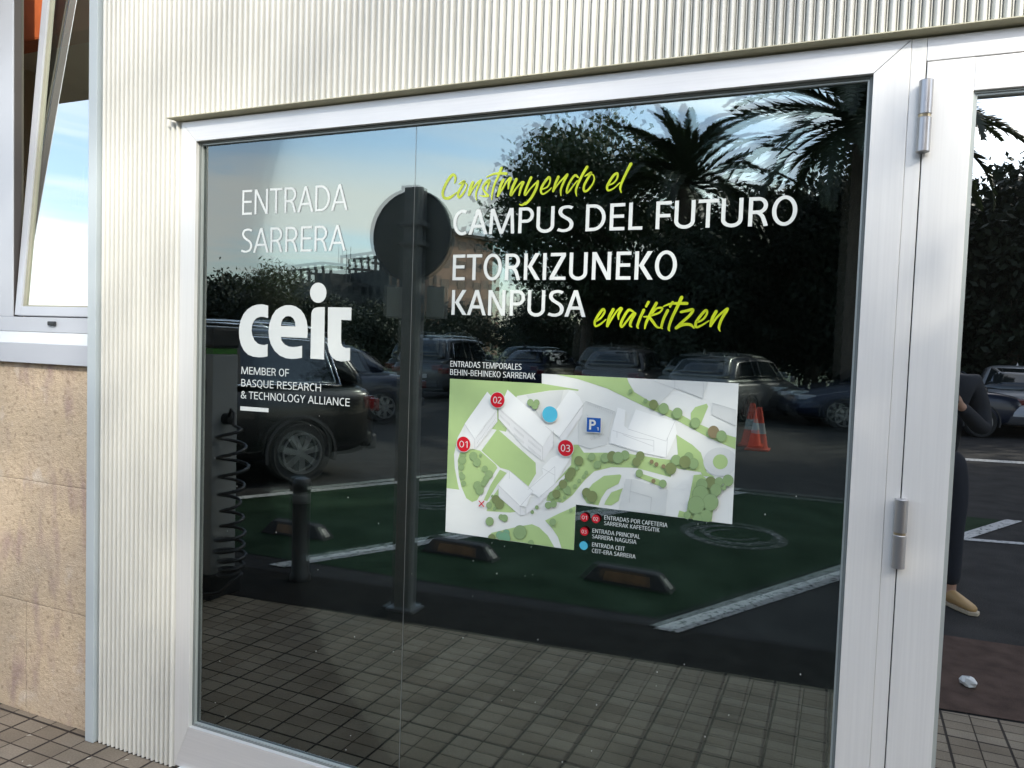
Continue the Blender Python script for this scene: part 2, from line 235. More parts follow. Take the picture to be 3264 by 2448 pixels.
MAP={'green': [[(-10805,14451),(-7882,14454),(-6782,14342),(-6793,14302),(-7089,14326),(-7644,14267),(-8629,14061),(-8930,13010),(-9860,13109),(-10265,13143),(-10491,12719),(-10594,12194),(-10556,11808),(-10417,11260),(-10380,11170),(-10807,11173)],[(-10403,12275),(-10467,12032),(-10419,11606),(-10321,11271),(-10142,10945),(-9947,10851),(-9784,10921),(-9651,11171),(-9385,11581),(-9166,11941),(-9215,12021),(-9741,12396),(-9978,12419),(-10285,12328)],[(-9082,11898),(-8864,11823),(-9149,11457),(-9455,10937),(-9573,10945),(-9357,11436)],[(-9207,13073),(-7980,12198),(-7956,11891),(-8176,11505),(-8776,11903),(-9075,11950),(-9695,12400)],[(-9468,10637),(-9386,10945),(-9099,11357),(-8395,10764),(-8708,10685)],[(-7621,11153),(-7537,11482),(-6922,12236),(-6902,12802),(-6734,12816),(-6558,12611),(-5497,12704),(-4471,12639),(-3974,12627),(-4094,12348),(-4144,12171),(-5082,12331),(-5762,12285),(-6247,12120),(-6526,11831),(-6846,11394),(-7124,11150)],[(-9371,9873),(-9283,10021),(-8557,10275),(-8024,10434),(-7801,10371),(-7530,10166),(-7322,9865)],[(-7633,10586),(-7209,10843),(-6741,11102),(-6743,9863),(-7106,9866),(-7226,10165),(-7407,10388)],[(-7447,14730),(-5422,14727),(-5377,14605),(-5208,14362),(-4847,14170),(-3991,13861),(-3647,13696),(-3012,13462),(-2528,13351),(-2529,13048),(-3223,13296),(-3982,13653),(-4958,14009),(-5972,14418),(-6806,14632)],[(-3684,13693),(-3693,13900),(-3589,14057),(-3299,14169),(-3259,14097),(-3422,13637)],[(-4042,13307),(-3619,13076),(-3388,12888),(-3303,12651),(-3218,12396),(-2994,12286),(-3324,12291),(-3365,12381),(-3965,12418),(-4161,12572),(-3981,12798)],[(-2699,12714),(-2703,12664),(-2719,12615),(-2747,12573),(-2784,12538),(-2829,12515),(-2877,12504),(-2926,12506),(-2972,12521),(-3012,12548),(-3044,12585),(-3065,12630),(-3074,12679),(-3070,12730),(-3053,12779),(-3025,12821),(-2987,12856),(-2943,12879),(-2895,12890),(-2846,12888),(-2800,12872),(-2760,12845),(-2728,12808),(-2708,12763)],[(-6550,11386),(-6274,11777),(-5955,12029),(-5512,12112),(-5470,12077),(-5541,11853),(-5858,11662),(-6011,11406),(-6085,11198),(-6418,11220)],[(-5886,11340),(-5733,11596),(-5416,11748),(-5488,11543),(-5522,11382),(-5718,11240),(-5922,11237)],[(-5076,12175),(-4919,12191),(-4447,12083),(-4250,11987),(-4284,11888),(-4439,11910),(-5072,12097)],[(-3362,12325),(-2835,11985),(-2998,11592),(-3032,11128),(-3908,11142),(-3878,11319),(-3688,11284),(-3546,12288)]],'grey': [[(-6613,13985),(-6532,14038),(-5724,13804),(-5867,13362),(-5908,12885),(-6396,12725),(-6734,12816),(-6754,13336)],[(-5347,12011),(-5109,12015),(-4205,11838),(-4233,11161),(-5512,11145)],[(-5422,14727),(-5377,14605),(-5208,14362),(-4847,14170),(-4534,14074),(-4133,14516),(-3415,14293),(-3288,14729)],[(-3154,14196),(-2554,14049),(-2546,13645),(-3159,13898)],[(-8340,14106),(-7644,14255),(-7216,14303),(-7325,13821),(-7524,13402),(-7782,13322)]],'roof': [[(-9560,14133),(-9197,13807),(-9228,13658),(-9918,12722),(-10265,13143)],[(-8920,14227),(-7493,13160),(-7779,12689),(-9184,13703),(-9054,13920)],[(-7046,14308),(-6940,14302),(-6744,14137),(-6632,13944),(-7292,12973),(-7736,13264),(-7368,13818)],[(-8776,11903),(-8016,11389),(-8221,10910),(-8400,10910),(-9102,11441)],[(-8173,11414),(-7728,11914),(-7778,12073),(-7506,12385),(-7273,12487),(-6910,12479),(-7370,11663),(-7833,11223),(-8013,11307)],[(-5648,13919),(-5425,13863),(-5447,13432),(-5344,13362),(-5149,13900),(-4095,13645),(-4025,13346),(-4280,12676),(-5101,12777),(-5829,12931),(-5802,13249)]],'face': [[(-10265,13143),(-9918,12722),(-9228,13658),(-9206,13283),(-9884,12427),(-10073,12411),(-10251,12738)],[(-9184,13703),(-7779,12689),(-7786,12278),(-8375,12639),(-9172,13369)],[(-7779,12689),(-7472,13162),(-7454,12716),(-7721,12304),(-7786,12278)],[(-7292,12973),(-6631,13924),(-6642,13664),(-7199,12778)],[(-9102,11441),(-8400,10910),(-8212,10682),(-8390,10639),(-9090,11105)],[(-7833,11223),(-7370,11663),(-6897,12157),(-6914,12034),(-7868,10992),(-8212,10682),(-8221,10910)]],'ring': [[(-2523,12532),(-2575,12463),(-2659,12396),(-2759,12349),(-2868,12325),(-2979,12327),(-3084,12354),(-3176,12405),(-3248,12475),(-3295,12562),(-3315,12657),(-3304,12756),(-3265,12850),(-3200,12933),(-3114,13000),(-3013,13046),(-2903,13068),(-2792,13065),(-2689,13036),(-2599,12985),(-2529,12915),(-2523,12904)]]}
MAP_LINES=[[(-9128,13651),(-9126,13596)],[(-9092,13625),(-9090,13571)],[(-9056,13599),(-9054,13545)],[(-9019,13574),(-9018,13519)],[(-8983,13548),(-8982,13494)],[(-8948,13522),(-8946,13468)],[(-8912,13497),(-8910,13443)],[(-8876,13471),(-8874,13417)],[(-8840,13446),(-8838,13392)],[(-8804,13420),(-8802,13366)],[(-8768,13395),(-8766,13341)],[(-8733,13370),(-8731,13316)],[(-8697,13344),(-8695,13290)],[(-8661,13319),(-8660,13265)],[(-8626,13293),(-8624,13240)],[(-8590,13268),(-8588,13214)],[(-8555,13243),(-8553,13189)],[(-8519,13218),(-8517,13164)],[(-8484,13193),(-8482,13139)],[(-8449,13167),(-8447,13114)],[(-8413,13142),(-8411,13089)],[(-8378,13117),(-8376,13064)],[(-8343,13092),(-8341,13039)],[(-8308,13067),(-8306,13013)],[(-8273,13042),(-8271,12989)],[(-8237,13017),(-8235,12964)],[(-8202,12992),(-8200,12939)],[(-8167,12967),(-8165,12914)],[(-8132,12942),(-8130,12889)],[(-8097,12917),(-8095,12864)],[(-8063,12893),(-8060,12839)],[(-8028,12868),(-8026,12814)],[(-7993,12843),(-7991,12790)],[(-7958,12818),(-7956,12765)],[(-7923,12793),(-7921,12740)],[(-7889,12769),(-7887,12716)],[(-7854,12744),(-7852,12691)],[(-7819,12719),(-7817,12666)],[(-9121,13491),(-9118,13416)],[(-9084,13462),(-9081,13387)],[(-9046,13433),(-9043,13358)],[(-9008,13405),(-9006,13330)],[(-8971,13377),(-8968,13302)],[(-8933,13348),(-8931,13273)],[(-8896,13320),(-8893,13245)],[(-8858,13291),(-8856,13217)],[(-8821,13263),(-8818,13188)],[(-9114,13303),(-9112,13228)],[(-9077,13274),(-9074,13199)],[(-9039,13246),(-9036,13171)],[(-9001,13218),(-8999,13143)],[(-8964,13189),(-8961,13114)],[(-8926,13161),(-8924,13086)],[(-8889,13133),(-8886,13058)],[(-8852,13104),(-8849,13029)],[(-8814,13076),(-8811,13001)],[(-8669,13173),(-8666,13099)],[(-8633,13147),(-8630,13072)],[(-8597,13121),(-8594,13046)],[(-8561,13094),(-8558,13020)],[(-8525,13068),(-8522,12993)],[(-8489,13042),(-8486,12967)],[(-8453,13015),(-8451,12941)],[(-8418,12989),(-8415,12915)],[(-8382,12963),(-8379,12889)],[(-8662,12987),(-8659,12912)],[(-8626,12961),(-8623,12886)],[(-8590,12934),(-8587,12860)],[(-8554,12908),(-8551,12834)],[(-8518,12882),(-8515,12807)],[(-8482,12856),(-8479,12781)],[(-8446,12829),(-8444,12755)],[(-8411,12803),(-8408,12729)],[(-8375,12777),(-8372,12703)],[(-8208,12845),(-8205,12771)],[(-8171,12820),(-8168,12746)],[(-8134,12795),(-8131,12721)],[(-8096,12770),(-8094,12696)],[(-8059,12745),(-8057,12671)],[(-8022,12720),(-8019,12646)],[(-7985,12695),(-7982,12621)],[(-7948,12670),(-7945,12596)],[(-7911,12645),(-7908,12571)],[(-7874,12620),(-7872,12546)],[(-7838,12595),(-7835,12521)],[(-8201,12660),(-8198,12586)],[(-8164,12635),(-8161,12561)],[(-8127,12610),(-8124,12536)],[(-8089,12585),(-8087,12511)],[(-8052,12560),(-8050,12486)],[(-8015,12535),(-8012,12461)],[(-7978,12510),(-7975,12436)],[(-7941,12485),(-7938,12412)],[(-7904,12461),(-7901,12387)],[(-7867,12436),(-7865,12362)],[(-7831,12411),(-7828,12337)],[(-9854,12791),(-9853,12749)],[(-9819,12838),(-9818,12795)],[(-9784,12884),(-9782,12842)],[(-9749,12931),(-9747,12888)],[(-9714,12977),(-9712,12934)],[(-9679,13023),(-9677,12981)],[(-9644,13069),(-9642,13027)],[(-9609,13115),(-9607,13073)],[(-9574,13161),(-9572,13119)],[(-9539,13207),(-9537,13165)],[(-9504,13253),(-9502,13211)],[(-9469,13298),(-9468,13256)],[(-9434,13344),(-9433,13302)],[(-9400,13390),(-9398,13348)],[(-9365,13435),(-9364,13393)],[(-9331,13481),(-9329,13439)],[(-9296,13526),(-9295,13484)],[(-9262,13572),(-9260,13530)],[(-9824,12647),(-9823,12605)],[(-9786,12698),(-9785,12656)],[(-9748,12749),(-9746,12707)],[(-9710,12800),(-9708,12757)],[(-9672,12850),(-9670,12808)],[(-9634,12901),(-9632,12859)],[(-9596,12951),(-9594,12909)],[(-9558,13002),(-9556,12960)],[(-9520,13052),(-9519,13010)],[(-9482,13102),(-9481,13060)],[(-9445,13153),(-9443,13110)],[(-9407,13203),(-9405,13161)],[(-9369,13253),(-9368,13211)],[(-9332,13303),(-9330,13261)],[(-9294,13352),(-9293,13311)],[(-9257,13402),(-9256,13360)],[(-9820,12537),(-9819,12495)],[(-9782,12588),(-9781,12546)],[(-9744,12639),(-9742,12597)],[(-9706,12690),(-9704,12647)],[(-9668,12740),(-9666,12698)],[(-9630,12791),(-9628,12749)],[(-9592,12842),(-9590,12800)],[(-9554,12892),(-9552,12850)],[(-9516,12943),(-9515,12901)],[(-9478,12993),(-9477,12951)],[(-9441,13043),(-9439,13001)],[(-9403,13093),(-9402,13051)],[(-9365,13144),(-9364,13102)],[(-9328,13194),(-9326,13152)],[(-9291,13244),(-9289,13202)],[(-9253,13293),(-9252,13252)],[(-9918,12722),(-10265,13143)],[(-9918,12722),(-9907,12425)],[(-9184,13703),(-9172,13369)],[(-7779,12689),(-7765,12300)],[(-7472,13162),(-7454,12716)],[(-7292,12973),(-6631,13924)],[(-7714,13266),(-7292,12973)],[(-8776,11903),(-8767,11665)],[(-8400,10910),(-8221,10910)],[(-9102,11441),(-8400,10910)],[(-8016,11389),(-8400,10910)],[(-8776,11903),(-8016,11389)],[(-8173,11414),(-7389,12151)],[(-7370,11663),(-7833,11223)],[(-7389,12151),(-7370,11663)],[(-7778,12073),(-7380,11907)],[(-7292,12973),(-6910,12479)],[(-8400,10910),(-8390,10639)],[(-8221,10910),(-8212,10682)],[(-5344,13362),(-4300,13115)],[(-4300,13115),(-4095,13645)],[(-5763,13291),(-5117,13145)],[(-5117,13145),(-4627,13107)],[(-4627,13107),(-4614,12819)],[(-5641,13261),(-5634,13104)],[(-5477,13195),(-4639,12952)],[(-5789,12934),(-5023,12784)],[(-4266,13213),(-4280,12676)],[(-5188,12007),(-5221,11376)],[(-5214,11691),(-4619,11581)],[(-4619,11581),(-4642,11209)],[(-4675,14678),(-4133,14516)],[(-4133,14516),(-4142,14712)],[(-4058,14520),(-3396,14294)],[(-3396,14294),(-3397,14712)],[(-3154,14196),(-2554,14049)],[(-3159,13898),(-2546,13645)],[(-6573,14035),(-5724,13804)],[(-6734,12816),(-6354,12728)],[(-6488,13993),(-6487,13945)],[(-6434,13976),(-6432,13929)],[(-6379,13960),(-6377,13912)],[(-6325,13943),(-6323,13896)],[(-6271,13927),(-6269,13880)],[(-6217,13911),(-6215,13863)],[(-6163,13894),(-6161,13847)],[(-6109,13878),(-6107,13831)],[(-6055,13862),(-6053,13814)],[(-6001,13845),(-5999,13798)],[(-5948,13829),(-5946,13782)],[(-5894,13813),(-5892,13766)],[(-5841,13797),(-5839,13750)],[(-5787,13781),(-5785,13734)],[(-6517,13673),(-6452,13597)],[(-6388,13045),(-6331,12969)],[(-6494,13611),(-6428,13535)],[(-6351,13063),(-6294,12988)],[(-6470,13548),(-6405,13473)],[(-6315,13082),(-6258,13007)],[(-6447,13486),(-6382,13411)],[(-6278,13101),(-6222,13026)],[(-6424,13424),(-6359,13349)],[(-6242,13120),(-6185,13045)],[(-6401,13362),(-6336,13288)],[(-6206,13138),(-6149,13064)],[(-6377,13300),(-6312,13226)],[(-6169,13157),(-6113,13082)],[(-6354,13238),(-6289,13164)],[(-6133,13176),(-6077,13101)],[(-6331,13176),(-6266,13102)],[(-6097,13194),(-6041,13120)],[(-6308,13115),(-6243,13040)],[(-6061,13213),(-6005,13138)],[(-10277,12106),(-10276,12063)],[(-10295,11936),(-10294,11893)],[(-10323,11757),(-10322,11714)],[(-10280,11473),(-10278,11430)],[(-9938,12094),(-9937,12051)],[(-9814,11917),(-9813,11875)],[(-9551,11781),(-9549,11739)],[(-9405,11609),(-9403,11567)],[(-9499,11497),(-9497,11455)],[(-9564,11363),(-9563,11321)],[(-9767,11235),(-9765,11192)],[(-9687,11103),(-9685,11060)],[(-9374,10733),(-9372,10691)],[(-9166,10893),(-9164,10851)],[(-9041,10755),(-9039,10713)],[(-9337,10227),(-9335,10185)],[(-8974,10442),(-8973,10400)],[(-8867,10405),(-8866,10363)],[(-8365,9960),(-8363,9918)],[(-9000,9875),(-8998,9833)],[(-8797,9974),(-8795,9932)],[(-8855,9704),(-8854,9662)],[(-9250,9757),(-9249,9714)],[(-8018,9802),(-8017,9761)],[(-7538,10940),(-7536,10899)],[(-7379,10995),(-7377,10955)],[(-7431,11219),(-7429,11178)],[(-7303,11262),(-7301,11221)],[(-6996,11426),(-6994,11386)],[(-7117,11555),(-7115,11515)],[(-6879,11917),(-6878,11876)],[(-6947,11800),(-6945,11760)],[(-6677,12247),(-6676,12207)],[(-6309,12421),(-6307,12381)],[(-6139,12222),(-6138,12182)],[(-5377,12530),(-5375,12491)],[(-5929,12400),(-5928,12361)],[(-5736,12438),(-5734,12399)],[(-5565,12410),(-5563,12371)],[(-4961,12544),(-4960,12506)],[(-5053,12372),(-5051,12334)],[(-4006,12506),(-4005,12468)],[(-4132,12253),(-4130,12215)],[(-3680,12620),(-3679,12582)],[(-3546,12451),(-3544,12413)],[(-3770,12452),(-3768,12414)],[(-4966,12096),(-4964,12057)],[(-4322,11880),(-4321,11841)],[(-6416,11389),(-6415,11349)],[(-6254,11271),(-6252,11231)],[(-4663,13939),(-4661,13901)],[(-4385,13835),(-4383,13797)],[(-4019,13738),(-4018,13700)],[(-3546,13526),(-3544,13489)],[(-3077,13300),(-3075,13263)],[(-2874,13227),(-2872,13190)],[(-8174,13804),(-8172,13763)],[(-7985,13820),(-7983,13779)],[(-8034,13718),(-8032,13677)],[(-3090,11988),(-3088,11950)],[(-2882,12066),(-2880,12029)],[(-2659,12097),(-2658,12060)],[(-3306,11908),(-3305,11870)],[(-2947,11815),(-2945,11778)],[(-3329,11592),(-3327,11554)],[(-3064,11422),(-3062,11385)],[(-3426,11288),(-3425,11251)],[(-3159,11101),(-3157,11064)],[(-3643,11129),(-3642,11091)],[(-3378,11036),(-3376,10998)],[(-7368,10492),(-7366,10451)]]
